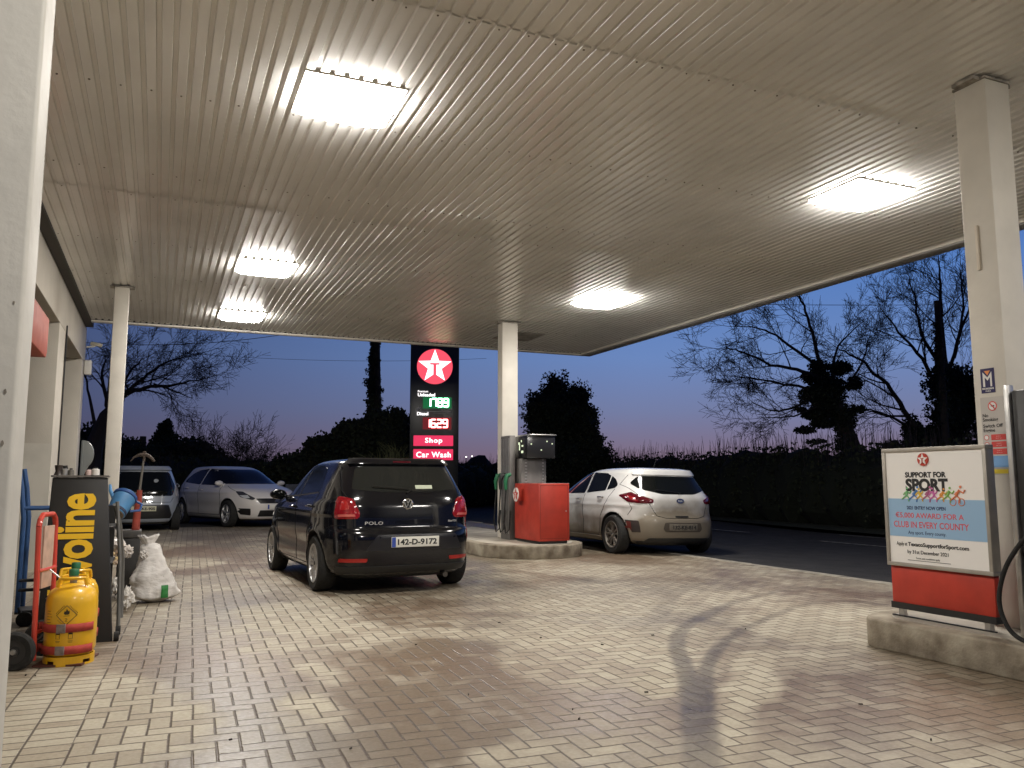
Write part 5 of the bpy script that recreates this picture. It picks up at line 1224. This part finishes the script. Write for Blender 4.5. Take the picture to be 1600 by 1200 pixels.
for px, py in ((570, 597), (574, 600), (575, 614), (596, 625), (573, 628), (577, 560), (597, 610), (576, 640), (574, 580)): leaves(lm, rnd, A3(px, py, DT), (.11, .10, .13), 34, .08, .1)
rel(c_, bt).build('ivy_core', core_m, t); rel(lm, bt).build('ivy_leaves', leaf_m, t)
# pampas-like grass beside the totem, catching its light
DG = 25.2; g0 = A3(622, 740, DG); g0.z = .1
rnd = random.Random(12); mb = MB(); l2 = MB()
for i in range(330):
    x = rnd.gauss(0, .42); y_ = rnd.gauss(0, .3); hh = rnd.uniform(1.2, 2.5) * (1 - .12 * abs(x)); a = rnd.gauss(0, .16); b_ = rnd.gauss(0, .16)
    mb.tube([(x * .5, y_, 0), (x * .8 + a * .4, y_, hh * .5), (x + a * hh * .5, y_ + b_, hh * .85), (x + a * hh, y_ + b_ * 1.5, hh * .95)], [.012, .010, .007, .003], 3, cap=False)
o = mb.build('tall_grass', mat('reed', (.16, .17, .07), .7), loc=g0); tag(o, 'clump of tall thin grass beside the price totem lit green and red', 'grass', kind='stuff')
evergreen('small rounded bush top just left of the totem, tinted green', 26.2, [(620, 655, 16, 18), (614, 690, 24, 40)], 61, (618,), 3000, .11, name='round_bush')
# --- left: big bare tree, cypress, fuzzy bare bushes
DL = 26.0; limbs = []
bl = A3(140, 750, DL); bl.z = 0
tr = [bl, A3(146, 700, DL), A3(165, 650, DL), A3(190, 622, DL)]
LB([(165, 650), (195, 618), (235, 605), (280, 600), (318, 592)], .10, .014, 9, DL, -1)
LB([(190, 620), (225, 590), (262, 565), (300, 556)], .07, .012, 8, DL, .8)
LB([(185, 625), (200, 585), (225, 560)], .07, .012, 7, DL, -.6)
LB([(170, 640), (160, 590), (165, 555)], .08, .012, 8, DL, 0)
LB([(240, 600), (275, 612), (300, 622)], .04, .01, 5, DL, 0)
LB([(150, 690), (140, 620), (128, 570)], .07, .012, 7, DL, .5)
bare_tree('bare_tree', 'spreading bare tree whose dense twigs reach right past the slim left column', 'tree', bl, 37, limbs, (tr, [.32, .28, .2, .12]), (), .1, 'bare trees behind the parked cars', 5200, 1.15, 3, .02, mat('bark_brown', (.045, .036, .030), .9))
DB = 30.0
for k, (px, py, sz, sd, lab) in enumerate(((350, 655, 1.0, 71, 'fuzzy leafless bush above the roof of the white car'), (408, 668, .85, 72, 'rounded leafless bush between the white car and the evergreen shrub'))):
    b_ = A3(px, 760, DB); b_.z = 0; w = Wood(sd); w.cap = 2600
    for j in range(9):
        a = rnd.uniform(-.9, .9); w.grow(b_ + Vector((a * .5, rnd.uniform(-.4, .4), .3)), Vector((a, rnd.gauss(0, .4), 1.5)), 1.75 * sz, .03, 4, .05, .22)
    t = thing('bare_bush', lab, 'bush', b_, 0, 'leafless bushes behind the parked cars'); rel(w.mb, b_).build('branches', mat('bark_brown', (.045, .036, .030), .9), t)
evergreen('pointed dark conifer behind the parked cars', 33, [(258, 672, 13, 14), (258, 690, 20, 22), (258, 712, 30, 32), (262, 662, 6, 8)], 81, (258,), 3600, .12, name='conifer')
evergreen('low dark evergreen behind the grey car roof', 32, [(205, 712, 34, 28), (170, 705, 30, 34), (140, 700, 30, 40), (300, 712, 36, 30), (240, 722, 40, 26), (330, 722, 30, 26)], 83, (220,), 1500, .14, name='evergreen_shrub')
# --- distant tree line and lights
far_m = mat('far_trees', (.012, .014, .016), 1)
mb = MB(); rnd = random.Random(77)
for i in range(150):
    a = R(-25 + i * .62 + rnd.uniform(-.2, .2)); d = 170 + rnd.uniform(-15, 15); hh = rnd.uniform(2.8, 4.8) + .8 * sin(i * .35); w_ = rnd.uniform(1.8, 4.0)
    blobmesh(mb, (d * sin(a), d * cos(a), hh * .48 + 1), (w_, w_, hh * .5), i * 3.1, .3, 2)
tag(mb.build('distant_trees', far_m), 'far low line of dark trees on the horizon', 'trees', kind='stuff')
for px, lab in ((728.5, 'left one of two tiny white lights on the horizon'), (737.5, 'right one of two tiny white lights on the horizon')):
    p = A3(px, 714 if px < 730 else 713, 140); t = thing('distant_lamp', lab, 'lamp', (p.x, p.y, .8), 0, 'distant lamps on the horizon')
    MB().tube([(0, 0, 0), (0, 0, p.z - .8)], .05, 6).build('post', bark, t); MB().lathe([(0, -.12), (.12, -.05), (.12, .05), (0, .12)], 10, 'z', None, (0, 0, p.z - .8)).build('lamp_head', emis('far_lamp', (1, .95, .85), 3), t)
# pale low wall behind the white car
o = MB().box(0, 3.4, 0, .25, 0, 1.05).build('low_wall', mat('grey_wall', (.22, .23, .24), .8, var=.3), bevel=.02); p = A3(446, 760, 25.5); o.location = (p.x, p.y, .1); o.rotation_euler = (0, 0, R(-10)); tag(o, 'low pale grey wall right of the white car in the dark', 'wall')

# ================================================================== LEFT CLUTTER
yel = mat('bottle_yellow', (.82, .46, .010), .32, coat=.4, var=.12, vscale=8)
def bottle(label, px, py, rot, hazard):
    p = G(px, py); t = thing('gas_bottle', label, 'gas bottle', (p.x, p.y, 0), rot, 'yellow gas bottles on the red sack truck')
    r = .158
    MB().lathe([(.02, .045), (r - .05, .047), (r - .012, .075), (r, .11), (r, .40), (r - .006, .44), (r - .028, .485), (r - .07, .512), (.05, .525), (.0, .527)], 48).build('cylinder_body', yel, t, smooth=True, angle=60)
    # foot ring with slots
    mb = MB(); n = 48
    for k in range(n):
        if k % 12 in (5, 6, 7): zs = [(0, .018), (.040, .066)]
        else: zs = [(0, .066)]
        a0, a1 = 2 * pi * k / n, 2 * pi * (k + 1) / n; ro, ri = r - .004, r - .012
        for za, zb in zs:
            vs = [(q * cos(a), q * sin(a), z) for z in (za, zb) for a in (a0, a1) for q in (ri, ro)]
            mb.add(vs, [(0, 1, 3, 2), (4, 6, 7, 5), (0, 4, 5, 1), (2, 3, 7, 6), (0, 2, 6, 4), (1, 5, 7, 3)])
    mb.build('foot_ring', yel, t, smooth=True)
    # collar handles
    mb = MB()
    for a0, a1 in ((R(215), R(325)), (R(35), R(145))):
        pts = [(.105 * cos(a0 + (a1 - a0) * i / 10), .105 * sin(a0 + (a1 - a0) * i / 10), .51 + .055 * min(1, 3.2 * sin(pi * i / 10))) for i in range(11)]; mb.tube(pts, .011, 8)
    mb.build('collar_handle', yel, t, smooth=True)
    v = MB().lathe([(.022, .52), (.022, .56), (.028, .562), (.028, .575), (.0, .577)], 20).build('valve', mat('valve_grey', (.25, .24, .2), .4, metal=.6), t, smooth=True)
    MB().lathe([(.030, .575), (.031, .61), (.026, .618), (0, .619)], 20).build('valve_cap', mat('cap_green', (.015, .14, .06), .4), v, smooth=True)
    if hazard:
        th = R(-96)
        def on(u, z, off=.0012): a = th + u / r; return Vector(((r + off) * cos(a), (r + off) * sin(a), z))
        mk = ink('label_black', (.03, .02, .01)); mb = MB()
        dm = [(0, .062), (.062, 0), (0, -.062), (-.062, 0)]
        for i in range(4):
            a, b_ = dm[i], dm[(i + 1) % 4]; mb.tube([on(a[0] + (b_[0] - a[0]) * k / 6, .335 + a[1] + (b_[1] - a[1]) * k / 6) for k in range(7)], .0018, 4)
        # flame, base line, digit
        fl = [(0, .038), (.010, .022), (.016, .026), (.018, .010), (.010, .0), (-.010, .0), (-.017, .010), (-.012, .024), (-.006, .018)]
        mb.add([on(0, .348 - .003 + .012)] + [on(a, .338 + b_) for a, b_ in fl], [(0, 1 + i, 1 + (i + 1) % 9) for i in range(9)])
        mb.tube([on(-.018, .331), on(.018, .331)], .0014, 4)
        mb.tube([on(-.006, .312), on(0, .316), (on(.006, .311)), on(-.006, .296), on(.007, .296)], .0016, 4)
        for s_ in (-1, 1):
            for k in range(7): c0 = .018 + k * .0075; mb.tube([on(s_ * c0 - .0, .335 + (.062 - c0) + .010), on(s_ * c0, .335 + (.062 - c0) + .019)], .0014, 4)
        for k in range(5): mb.tube([on(-.050 + k * .007, .335 - .030 - k * .006), on(-.050 + k * .007, .335 - .036 - k * .006)], .0014, 4)
        # two small symbols with captions under them
        for u in (-.045, .030):
            mb.tube([on(u - .012, .185), on(u + .012, .185), on(u + .012, .222), on(u - .012, .222)], .0016, 4, closed=True); mb.tube([on(u - .010, .217), on(u + .010, .217)], .005, 4)
            mb.tube([on(u - .014, .170), on(u + .014, .170)], .0012, 4); mb.tube([on(u - .012, .162), on(u + .012, .162)], .0012, 4)
        for k in range(5): mb.tube([on(-.14, .36 - k * .018), on(-.14 + .03 + .008 * (k % 3), .36 - k * .018)], .0014, 4)
        mb.build('warning_marks', mk, t)
    return t
bottle('front yellow gas bottle with flame diamond, strapped to the red sack truck', 107, 1036, 0, True)
bottle('rear yellow gas bottle half hidden behind the first one', 111, 1014, .4, False)
bp_ = G(107, 1036); bq = G(111, 1014)
def sack_truck():
    t = thing('sack_truck', 'red tubular sack truck holding two yellow gas bottles', 'hand truck', (bp_.x - .185, bp_.y - .03, 0), R(-13))
    rd = mat('truck_red', (.62, .06, .035), .38, coat=.3, var=.15)
    # two uprights joined by a top loop ; the frame stands to the left of the bottles
    for yy in (-.06, .24): MB().tube([(.0, yy, .05), (-.01, yy, .5), (-.02, yy, .91)], .017, 10).build('upright', rd, t, smooth=True)
    MB().tube([(-.02, -.06, .91), (-.02, -.045, .955), (-.02, .0, .985), (-.02, .18, .985), (-.02, .225, .955), (-.02, .24, .91)], .0175, 10).build('top_loop', rd, t, smooth=True)
    for z in (.22, .62): MB().tube([(-.005, -.06, z), (-.005, .24, z)], .013, 8).build('crossbar', rd, t, smooth=True)
    MB().box(-.012, .0, -.01, .17, .50, .91).build('reflective_panel', mat('panel_pale', (.62, .42, .32), .4, var=.3, vscale=10), t)
    MB().box(.0, .30, -.08, .28, .008, .02).build('toe_plate', mat('toe_dark', (.10, .03, .02), .6), t)
    for z in (.085, .225):
        zz = z; pts = []
        Q1 = Matrix.Rotation(R(13), 3, 'Z') @ Vector((.185, .03, 0)); Q2 = Matrix.Rotation(R(13), 3, 'Z') @ Vector((.185 + bq.x - bp_.x, .03 + bq.y - bp_.y, 0)); cx1, cy1, cx2, cy2 = Q1.x, Q1.y, Q2.x, Q2.y; rr = .163
        for k in range(13): a = R(185) + (R(340) - R(185)) * k / 12; pts.append((cx1 + rr * cos(a), cy1 + rr * sin(a)))
        for k in range(9): a = R(-20) + R(120) * k / 8; pts.append((cx2 + rr * cos(a), cy2 + rr * sin(a)))
        pts.append((-.02, cy2 + .1)); pts = [(-.02, pts[0][1] + .0)] + pts
        vs = []; fs = []
        for x, y_ in pts: vs += [(x, y_, zz), (x, y_, zz + .052)]
        for k in range(len(pts) - 1): fs.append((2 * k, 2 * k + 2, 2 * k + 3, 2 * k + 1))
        o = MB().add(vs, fs).build('strap', mat('strap_red', (.45, .05, .035), .6, var=.25, vscale=20), t, smooth=True)
        m = o.modifiers.new('s', 'SOLIDIFY'); m.thickness = .006; m.offset = 1
        a = R(268); MB().box(-.028, .028, -.006, .004, -.002, .054, Matrix.Translation((cx1 + (rr + .006) * cos(a), cy1 + (rr + .006) * sin(a), zz))).build('buckle', mat('buckle_grey', (.25, .2, .18), .6, var=.4, vscale=30), o, bevel=.002)
    for yy in (-.14, .34):
        w_ = MB().lathe([(.075, -.028), (.108, -.030), (.122, -.015), (.124, 0), (.122, .015), (.108, .030), (.075, .028)], 40, 'y', None, (-.085, yy, .124), cap=False).build('wheel', rubber, t, smooth=True)
        MB().lathe([(0, -.022), (.03, -.022), (.034, -.012), (.078, -.012), (.078, .012), (.034, .012), (.03, .022), (0, .022)], 32, 'y', None, (-.085, yy, .124)).build('rim', mat('rim_black', (.03, .03, .03), .5), w_, smooth=True)
        MB().lathe([(0, -.034), (.014, -.034), (.02, -.024), (0, -.02)], 16, 'y', None, (-.085, yy, .124)).build('hub_cap', steel, w_)
    MB().tube([(-.085, -.14, .124), (-.085, .34, .124)], .010, 8).tube([(-.085, .0, .124), (0, .0, .20)], .012, 8).tube([(-.085, .2, .124), (0, .25, .20)], .012, 8).build('axle', mat('axle_dark', (.05, .05, .05), .5, metal=.5), t)
    MB().tube([(.0, .1, .42), (.09, .06, .50), (.10, .04, .56), (.03, .04, .62)], .006, 6).build('hook', steel, t, smooth=True)
sack_truck()
# dark oil display stand: a tall faced panel with an open rack behind
def oil_stand():
    YS = 7.05; xl, xr = -.80, -.285
    t = thing('oil_display_stand', 'tall black display stand lettered sideways in yellow', 'display stand', (-.55, YS, 0))
    bk = mat('stand_black', (.014, .013, .012), .4, var=.3, vscale=6)
    # leaning front panel, narrower at the top
    MB().add([(-.23, 0, .0), (.285, 0, .0), (.180, .14, 1.24), (-.20, .14, 1.24), (-.23, .06, .0), (.285, .06, .0), (.180, .20, 1.24), (-.20, .20, 1.24)],
             [(0, 1, 2, 3), (7, 6, 5, 4), (0, 4, 5, 1), (1, 5, 6, 2), (2, 6, 7, 3), (3, 7, 4, 0)]).build('front_panel', bk, t, bevel=.008)
    MB().box(-.21, .19, .13, .30, 1.242, 1.256).build('top_cap', mat('stand_grey', (.12, .11, .10), .5), t)
    up_ = Vector((0, .14, 1.24)).normalized(); n_ = Vector((1, 0, 0)).cross(up_)
    Mx = FR((.112, .0, .0), up_, (-1, 0, 0)); Mx.translation += n_ * .0 + Vector((0, -.0035, 0))
    yl = mat('letter_yellow', (.82, .50, .015), .45)
    textfit('Havoline', (.235, 1.125, 0, .285), yl, 'lettering', t, Mx, .0115, .002, spacing=.94)
    # side rails and shelves of the rack behind
    rl = mat('rail_grey', (.20, .20, .19), .45, metal=.4)
    for x, nm in ((.235, 0), (-.20, 1)):
        MB().tube([(x + .02, .25, 1.05), (x + .06, .27, .6), (x + .075, .30, .05)], .014, 8).build('side_rail', rl, t, smooth=True)
        MB().tube([(x - .01, .55, 1.02), (x + .03, .72, .85), (x + .06, .88, .55), (x + .07, .95, .2), (x + .07, .95, .04)], .018, 8).build('side_rail', rl, t, smooth=True)
    for z in (.28, .56, .84):
        MB().box(-.19, .24, .22, .80, z, z + .012).build('shelf', bk, t)
    MB().box(-.19, .22, .90, .93, .1, 1.0).build('rear_panel', bk, t)
    for x in (-.2, .31):
        for yy in (.02, .30): 
            MB().lathe([(0, -.018), (.034, -.018), (.038, 0), (.034, .018), (0, .018)], 20, 'x', None, (x, yy, .038)).build('castor', rubber, t, smooth=True)
oil_stand()
# small things on top of the stand
def ontop(name, label, cat, px, py, D, fn, group=None):
    p = AT(px, py, D); t = thing(name, label, cat, p, 0, group); fn(t); return t
Dt = 7.0
def can(t, r=.03, h=.075, m=None):
    MB().lathe([(0, 0), (r, 0), (r, h * .75), (r * .5, h * .85), (r * .5, h), (0, h)], 20).build('can_body', m or steel, t, smooth=True); MB().lathe([(r * .52, h * .86), (r * .52, h * 1.05), (0, h * 1.06)], 16).build('cap', black_pl, t)
def tongs(t):
    MB().lathe([(0, 0), (.034, 0), (.022, .03), (.03, .075), (.0, .078)], 16).build('cup', mat('dark_brown', (.04, .03, .025), .4), t, smooth=True)
    MB().tube([(.03, 0, .02), (.06, 0, .04), (.055, 0, .07), (.025, 0, .065)], .007, 6).build('cup_handle', black_pl, t, smooth=True)
TZ = 1.258
for px, fn, lab, cat, nm in ((97, tongs, 'dark dented cup at the left end of the stand top', 'cup', 'dark_cup'), (106, lambda t: can(t, .025, .06), 'small shiny tin beside the dark cup on the stand', 'tin', 'small_tin'), (115, lambda t: can(t, .022, .05, mat('tin_dull', (.2, .19, .17), .4, metal=.5)), 'dull short tin third along the stand top', 'tin', 'small_tin'),
                             (141, lambda t: can(t, .022, .05, mat('pinkish', (.6, .45, .42), .5)), 'pale pink pot near the grey round panel on the stand', 'pot', 'small_pot'), (151, lambda t: can(t, .030, .06, mat('palewhite', (.65, .62, .58), .5)), 'white pot at the right end of the stand top', 'pot', 'small_pot')):
    p = AT(px, 747, 6.62); t = thing(nm, lab, cat, (p.x, 7.235, TZ)); fn(t)
# grey D-shaped panel standing behind the stand
gp = MB(); n = 14
gp.prism([(0, 0), (.0, .42)] + [(.105 * sin(pi * (.02 + .78 * i / n)), .28 + .14 * cos(pi * (.02 + .78 * i / n))) for i in range(n + 1)] + [(.03, .1)], -.008, .008, 'y')
o = gp.build('round_scoop', mat('scoop_grey', (.32, .34, .33), .35, metal=.4), bevel=.003); p = AT(132, 750, 8.2); o.location = (p.x - .03, p.y, 1.20); o.rotation_euler = (0, 0, R(-12)); tag(o, 'grey half round metal scoop upright behind the display stand', 'scoop')
MB().box(-.012, .004, -.016, .016, -1.2, .42).build('handle', mat('scoop_grey', (.32, .34, .33), .35, metal=.4), o)
# blue watering can lying on the rack
def watering():
    p = AT(190, 786, 7.75); t = thing('watering_can', 'light blue plastic watering can tipped over on top of the rack', 'watering can', p); t.rotation_euler = (R(-38), R(24), R(0))
    bl = mat('can_blue', (.10, .30, .58), .4, var=.3, vscale=7); bd = mat('can_navy', (.03, .09, .28), .45)
    MB().lathe([(0, -.135), (.076, -.135), (.084, -.128), (.102, .06), (.106, .075), (.104, .08), (.10, .10), (.085, .105)], 32).build('can_body', bl, t, smooth=True, angle=50)
    MB().lathe([(.1, .055), (.112, .062), (.112, .088), (.1, .095)], 32, cap=False).build('rim_band', bd, t, smooth=True)
    MB().lathe([(0, -.139), (.072, -.139), (.074, -.135), (0, -.134)], 28).build('base_disc', mat('base_tan', (.34, .27, .19), .7, var=.4, vscale=25), t)
    MB().lathe([(.080, -.130), (.089, -.122), (.087, -.095), (.084, -.092)], 28, cap=False).build('foot_band', mat('can_dark', (.02, .03, .07), .5), t, smooth=True)
    MB().tube([(.10, 0, .08), (.165, 0, .07), (.175, 0, .0), (.10, 0, -.05)], .012, 8).build('handle', bd, t, smooth=True)
    MB().tube([(-.08, 0, .02), (-.14, 0, .08), (-.17, 0, .14)], [.022, .016, .012], 10).build('spout', bl, t, smooth=True)
watering()
# crumpled things, bags
def lump(mb, c, rad, seed, amp, sub=4, freq=2.2):
    bm = bmesh.new(); bmesh.ops.create_icosphere(bm, subdivisions=sub, radius=1)
    for v in bm.verts:
        q = v.co.copy(); k = 1 + amp * (noise.noise(q * freq + Vector((seed, 0, 0))) + .6 * abs(noise.noise(q * freq * 2.3 + Vector((0, seed, 0)))) - .3 * abs(noise.noise(q * freq * 5 + Vector((0, 0, seed)))))
        v.co = Vector((c[0] + q.x * rad[0] * k, c[1] + q.y * rad[1] * k, c[2] + q.z * rad[2] * k))
    mb.add([v.co.copy() for v in bm.verts], [tuple(v.index for v in f.verts) for f in bm.faces]); bm.free()
p = AT(181, 862, 7.7); t = thing('clear_bag', 'clear knotted bag of mixed odds and ends hanging on the rack', 'bag', p)
mb = MB(); rnd = random.Random(2)
for k in range(26): lump(mb, (rnd.uniform(-.07, .05), rnd.uniform(-.05, .03), rnd.uniform(-.10, .07)), (.028, .022, .022), k * 3.3, .4, 2)
mb.build('bag_contents', mat('contents', (.55, .42, .2), .6, var=.8, vscale=18, col2=(.5, .38, .34)), t)['kind'] = 'stuff'
mb = MB(); lump(mb, (-.03, 0, .07), (.10, .08, .055), 4, .25); mb.build('bag_film', mat('film', (.62, .57, .52), .3, bump=.5, bscale=20), t, smooth=True)
mb = MB(); lump(mb, (.085, 0, .0), (.05, .03, .045), 9, .8, 4, 3); mb.build('bag_neck', mat('film', (.62, .57, .52), .3), t, smooth=True)
mb = MB(); lump(mb, (0, 0, 0), (.062, .05, .085), 14, .7, 4, 2.6); o = mb.build('crumpled_paper', mat('paper_white', (.68, .65, .60), .7), smooth=True, angle=25); o.location = AT(196, 935, 7.8); tag(o, 'crumpled white paper stuffed in the lower rack', 'paper')
mb = MB(); lump(mb, (0, 0, 0), (.028, .04, .07), 19, .7, 3, 2.6); o = mb.build('crumpled_paper', mat('paper_white', (.68, .65, .60), .7), smooth=True, angle=25); o.location = AT(181, 915, 7.6); tag(o, 'thin white paper scrap beside the rack front rail', 'paper')
MB().box(-.12, .02, -.05, .05, -.02, .05).build('x', black_pl).name = 'oil_tray'
o = bpy.data.objects['oil_tray']; o.location = AT(178, 826, 7.6); tag(o, 'small dark oil tray with pale jug on the upper rack', 'tray')
lump(mb := MB(), (0, 0, 0), (.03, .03, .045), 3, .3, 3); o = mb.build('grey_jug', mat('jug', (.35, .33, .30), .4), smooth=True); o.location = AT(176, 832, 7.55); tag(o, 'little grey jug on the upper rack shelf below the watering can', 'jug')
# white sack
def sack():
    p = G(243, 943); t = thing('white_sack', 'slumped white plastic sack with tied top and green label', 'sack', (p.x, p.y + .12, 0), R(12)); t.scale = (.92, .92, .95)
    n, m = 48, 40; vs = []; fs = []
    for i in range(m + 1):
        u = i / m; z = .70 * u
        wx = .205 * (1 - u) ** .62 * (1 - .12 * cos(u * 9)) + .036 if u < .86 else .036 + (u - .86) * .55
        wy = .155 * (1 - u) ** .7 + .028 if u < .86 else .03 + (u - .86) * .15
        cx = -.015 - .085 * u; bot = min(1, u * 9 + .25)
        for j in range(n):
            a = 2 * pi * j / n; q = Vector((cos(a) * 1.3, sin(a) * 1.3, z * 7)); k = 1 + .16 * noise.noise(q * 1.3) + .045 * noise.noise(Vector((cos(a) * 5 + z * 6, sin(a) * 5, z * 26))) + .10 * abs(noise.noise(Vector((cos(a) * 2, sin(a) * 2, z * 16)))) - .08 * abs(noise.noise(Vector((cos(a) * 5, sin(a) * 5, z * 9)))) + .05 * noise.noise(q * 5)
            ex = 1 + (.42 * max(0, cos(a + .15)) ** 3 * max(0, 1 - u * 3.0))
            vs.append((cx + wx * bot * k * cos(a) * ex, wy * bot * k * sin(a), z * (1 + .06 * noise.noise(Vector((a, u * 2, 3)))) + (.02 * noise.noise(Vector((cos(a) * 3, sin(a) * 3, 0))) if u > .9 else 0) + .002))
    for i in range(m):
        for j in range(n): fs.append((i * n + j, i * n + (j + 1) % n, (i + 1) * n + (j + 1) % n, (i + 1) * n + j))
    fs += [tuple(range(n))[::-1], tuple(m * n + j for j in range(n))]
    o = MB().add(vs, fs).build('sack_body', mat('sack_white', (.78, .75, .71), .42, var=.10, vscale=10, bump=.9, bscale=13, stretch=(1, 1, 2.2)), t, smooth=True, angle=180)
    mb = MB(); lump(mb, (-.15, -.06, .50), (.04, .035, .045), 6, .7, 4, 3); mb.build('sack_tie', mat('sack_white', (.66, .62, .57), .45), t, smooth=True)
    bm = bmesh.new(); bm.from_mesh(o.data); bv = BVHTree.FromBMesh(bm); bm.free()
    vs = []; 
    for j in range(7):
        for i in range(6):
            x = .015 + i * .015; z = .055 + j * .022; h_, n_, _, _ = bv.ray_cast(Vector((x, -2, z)), Vector((0, 1, 0))); vs.append(h_ + Vector((0, -.012, 0)) if h_ else Vector((x, -.2, z)))
    MB().add(vs, [(j * 6 + i, j * 6 + i + 1, (j + 1) * 6 + i + 1, (j + 1) * 6 + i) for j in range(6) for i in range(5)]).build('green_label', mat('label_green', (.03, .22, .05), .5), t, smooth=True)
    mb = MB(); rnd = random.Random(3)
    for k in range(9):
        x0, z0 = .03 + rnd.uniform(0, .04), .22 + k * .02; pts = []
        for q in range(3):
            h_, n_, _, _ = bv.ray_cast(Vector((x0 + q * .012 + rnd.uniform(0, .01), -2, z0 + rnd.uniform(-.012, .012))), Vector((0, 1, 0)))
            if h_: pts.append(h_ + n_ * .002)
        if len(pts) > 1: mb.tube(pts, .0022, 4)
    mb.build('printed_marks', ink('black', (.02, .02, .02)), t)['kind'] = 'stuff'
sack()
# pickaxe standing in a dark box
bx = AT(202, 850, 8.7); bxz = bx.z
t = thing('storage_box', 'dark low box behind the rack that the pickaxe stands in', 'box', (bx.x, bx.y, 0))
MB().box(-.11, .10, 0, .26, 0, .62).build('box_body', mat('box_dark', (.03, .028, .026), .5, var=.3), t, bevel=.012); MB().box(-.12, .11, -.01, .27, .622, .70).build('box_lid', mat('box_lid', (.07, .065, .06), .5, var=.3), t, bevel=.01)
t = thing('pickaxe', 'pickaxe with red handle standing head up behind the rack', 'pickaxe', (bx.x + .05, bx.y + .1, .70))
zt = AT(217, 712, 8.8).z - .70
MB().tube([(0, 0, 0), (.012, 0, .30), (.02, 0, .42)], [.040, .034, .026], 12).build('red_handle', mat('handle_red', (.42, .07, .045), .6, var=.4, vscale=14), t, smooth=True)
MB().tube([(.02, 0, .42), (.045, 0, zt)], [.013, .010], 8).build('shaft', mat('shaft_grey', (.16, .15, .13), .5), t, smooth=True)
MB().tube([(-.085, 0, zt - .06), (-.05, 0, zt - .015), (0, 0, zt + .008), (.045, 0, zt + .015), (.09, 0, zt), (.13, 0, zt - .035), (.15, 0, zt - .06)], [.004, .011, .016, .024, .018, .015, .012], 8).tube([(.045, 0, zt - .06), (.047, 0, zt + .05)], [.012, .016], 8).build('pick_head', mat('rusty_steel', (.14, .11, .09), .6, metal=.3, var=.4, vscale=20), t, smooth=True)
# blue trolley behind
def blue_trolley():
    p = Vector((-1.04, 8.1, 0)); t = thing('blue_trolley', 'blue tubular trolley with black wheels behind the sack truck', 'trolley', p)
    bl = mat('trolley_blue', (.035, .10, .26), .45, var=.3, vscale=10); bk = mat('trolley_dark', (.02, .02, .025), .5)
    for yy in (0, .30): MB().tube([(-.0, yy, .12), (.0, yy, .9), (-.03, yy, 1.16), (-.06, yy, 1.32)], .02, 10).build('upright', bl, t, smooth=True)
    MB().tube([(-.0, 0, .98), (.62, 0, .98)], .016, 8).build('crossbar', bl, t, smooth=True); MB().tube([(0, .30, .98), (.62, .30, .98)], .016, 8).build('crossbar', bl, t, smooth=True)
    for z in (.30, .38): MB().tube([(-.0, -.01, z), (.5, -.01, z)], .014, 8).build('crossbar', bk, t, smooth=True)
    MB().tube([(.0, 0, .16), (.05, 0, .06), (.5, 0, .05)], .02, 8).build('lower_rail', bk, t, smooth=True)
    MB().box(-.02, .5, .0, .30, .10, .13).build('deck', bk, t)
    for x in (.06, .44):
        for yy in (-.03, .33): MB().lathe([(0, -.02), (.05, -.02), (.062, -.012), (.062, .012), (.05, .02), (0, .02)], 24, 'y', None, (x, yy, .062)).build('wheel', rubber, t, smooth=True)
    MB().tube([(.34, .0, .98), (.34, 0, .8)], .012, 8).build('bracket', steel, t)
    for k in range(5):
        u = thing('spray_can', 'dark little can in the row lying on the blue trolley bar', 'can', (p.x + .30 + k * .055, p.y + .02, 1.0), 0, 'small dark cans on the trolley bar')
        MB().lathe([(0, 0), (.024, 0), (.026, .01), (.024, .05), (.012, .056), (0, .056)], 16).build('can_body', mat('can_dk', (.03, .05, .05), .35), u, smooth=True); MB().lathe([(.013, .056), (.012, .066), (0, .067)], 12).build('cap', mat('cap_grey', (.35, .35, .33), .4), u)
blue_trolley()
# heap of stuff: round dark thing right of the sack
o = MB().lathe([(0, -.02), (.045, -.02), (.06, 0), (.045, .02), (0, .02)], 24, 'y').build('small_wheel', rubber, smooth=True); o.location = AT(240, 866, 9.6); o.location.z = max(.06, o.location.z); tag(o, 'little black wheel behind the white sack', 'wheel')
o.location = (G(241, 900).x, G(241, 900).y, .0); o.location.z = .28; o.name = 'toy_windmill'; o['label'] = 'small round black marker on a short stem behind the white sack'; o['category'] = 'marker'; o.name = 'round_marker'; 
st = MB().box(-.03, .0, -.01, .01, -.28, .0).build('stem', black_pl, o)
# litter on the paving
lt = MB(); rnd = random.Random(15)
for (px, py) in ((1020, 995), (845, 999), (780, 975), (941, 1010), (1010, 1085), (895, 1112), (905, 1127), (548, 1174), (1345, 1104), (1455, 1160), (40, 1058), (55, 1059), (360, 1160), (1165, 985), (650, 1010), (732, 1088)):
    p = G(px, py); s_ = rnd.uniform(.003, .007); a = rnd.random() * 3; r0 = rise(np.array(p.y)); M_ = Matrix.Translation((p.x, p.y, .014)) @ Matrix.Rotation(a, 4, 'Z'); lt.box(-s_ * 1.6, s_ * 1.6, -s_ * .6, s_ * .6, -.004, .003, M_)
tag(lt.build('litter', mat('litter', (.05, .04, .03), .8)), 'tiny dark scraps scattered over the paving', 'litter', kind='stuff')
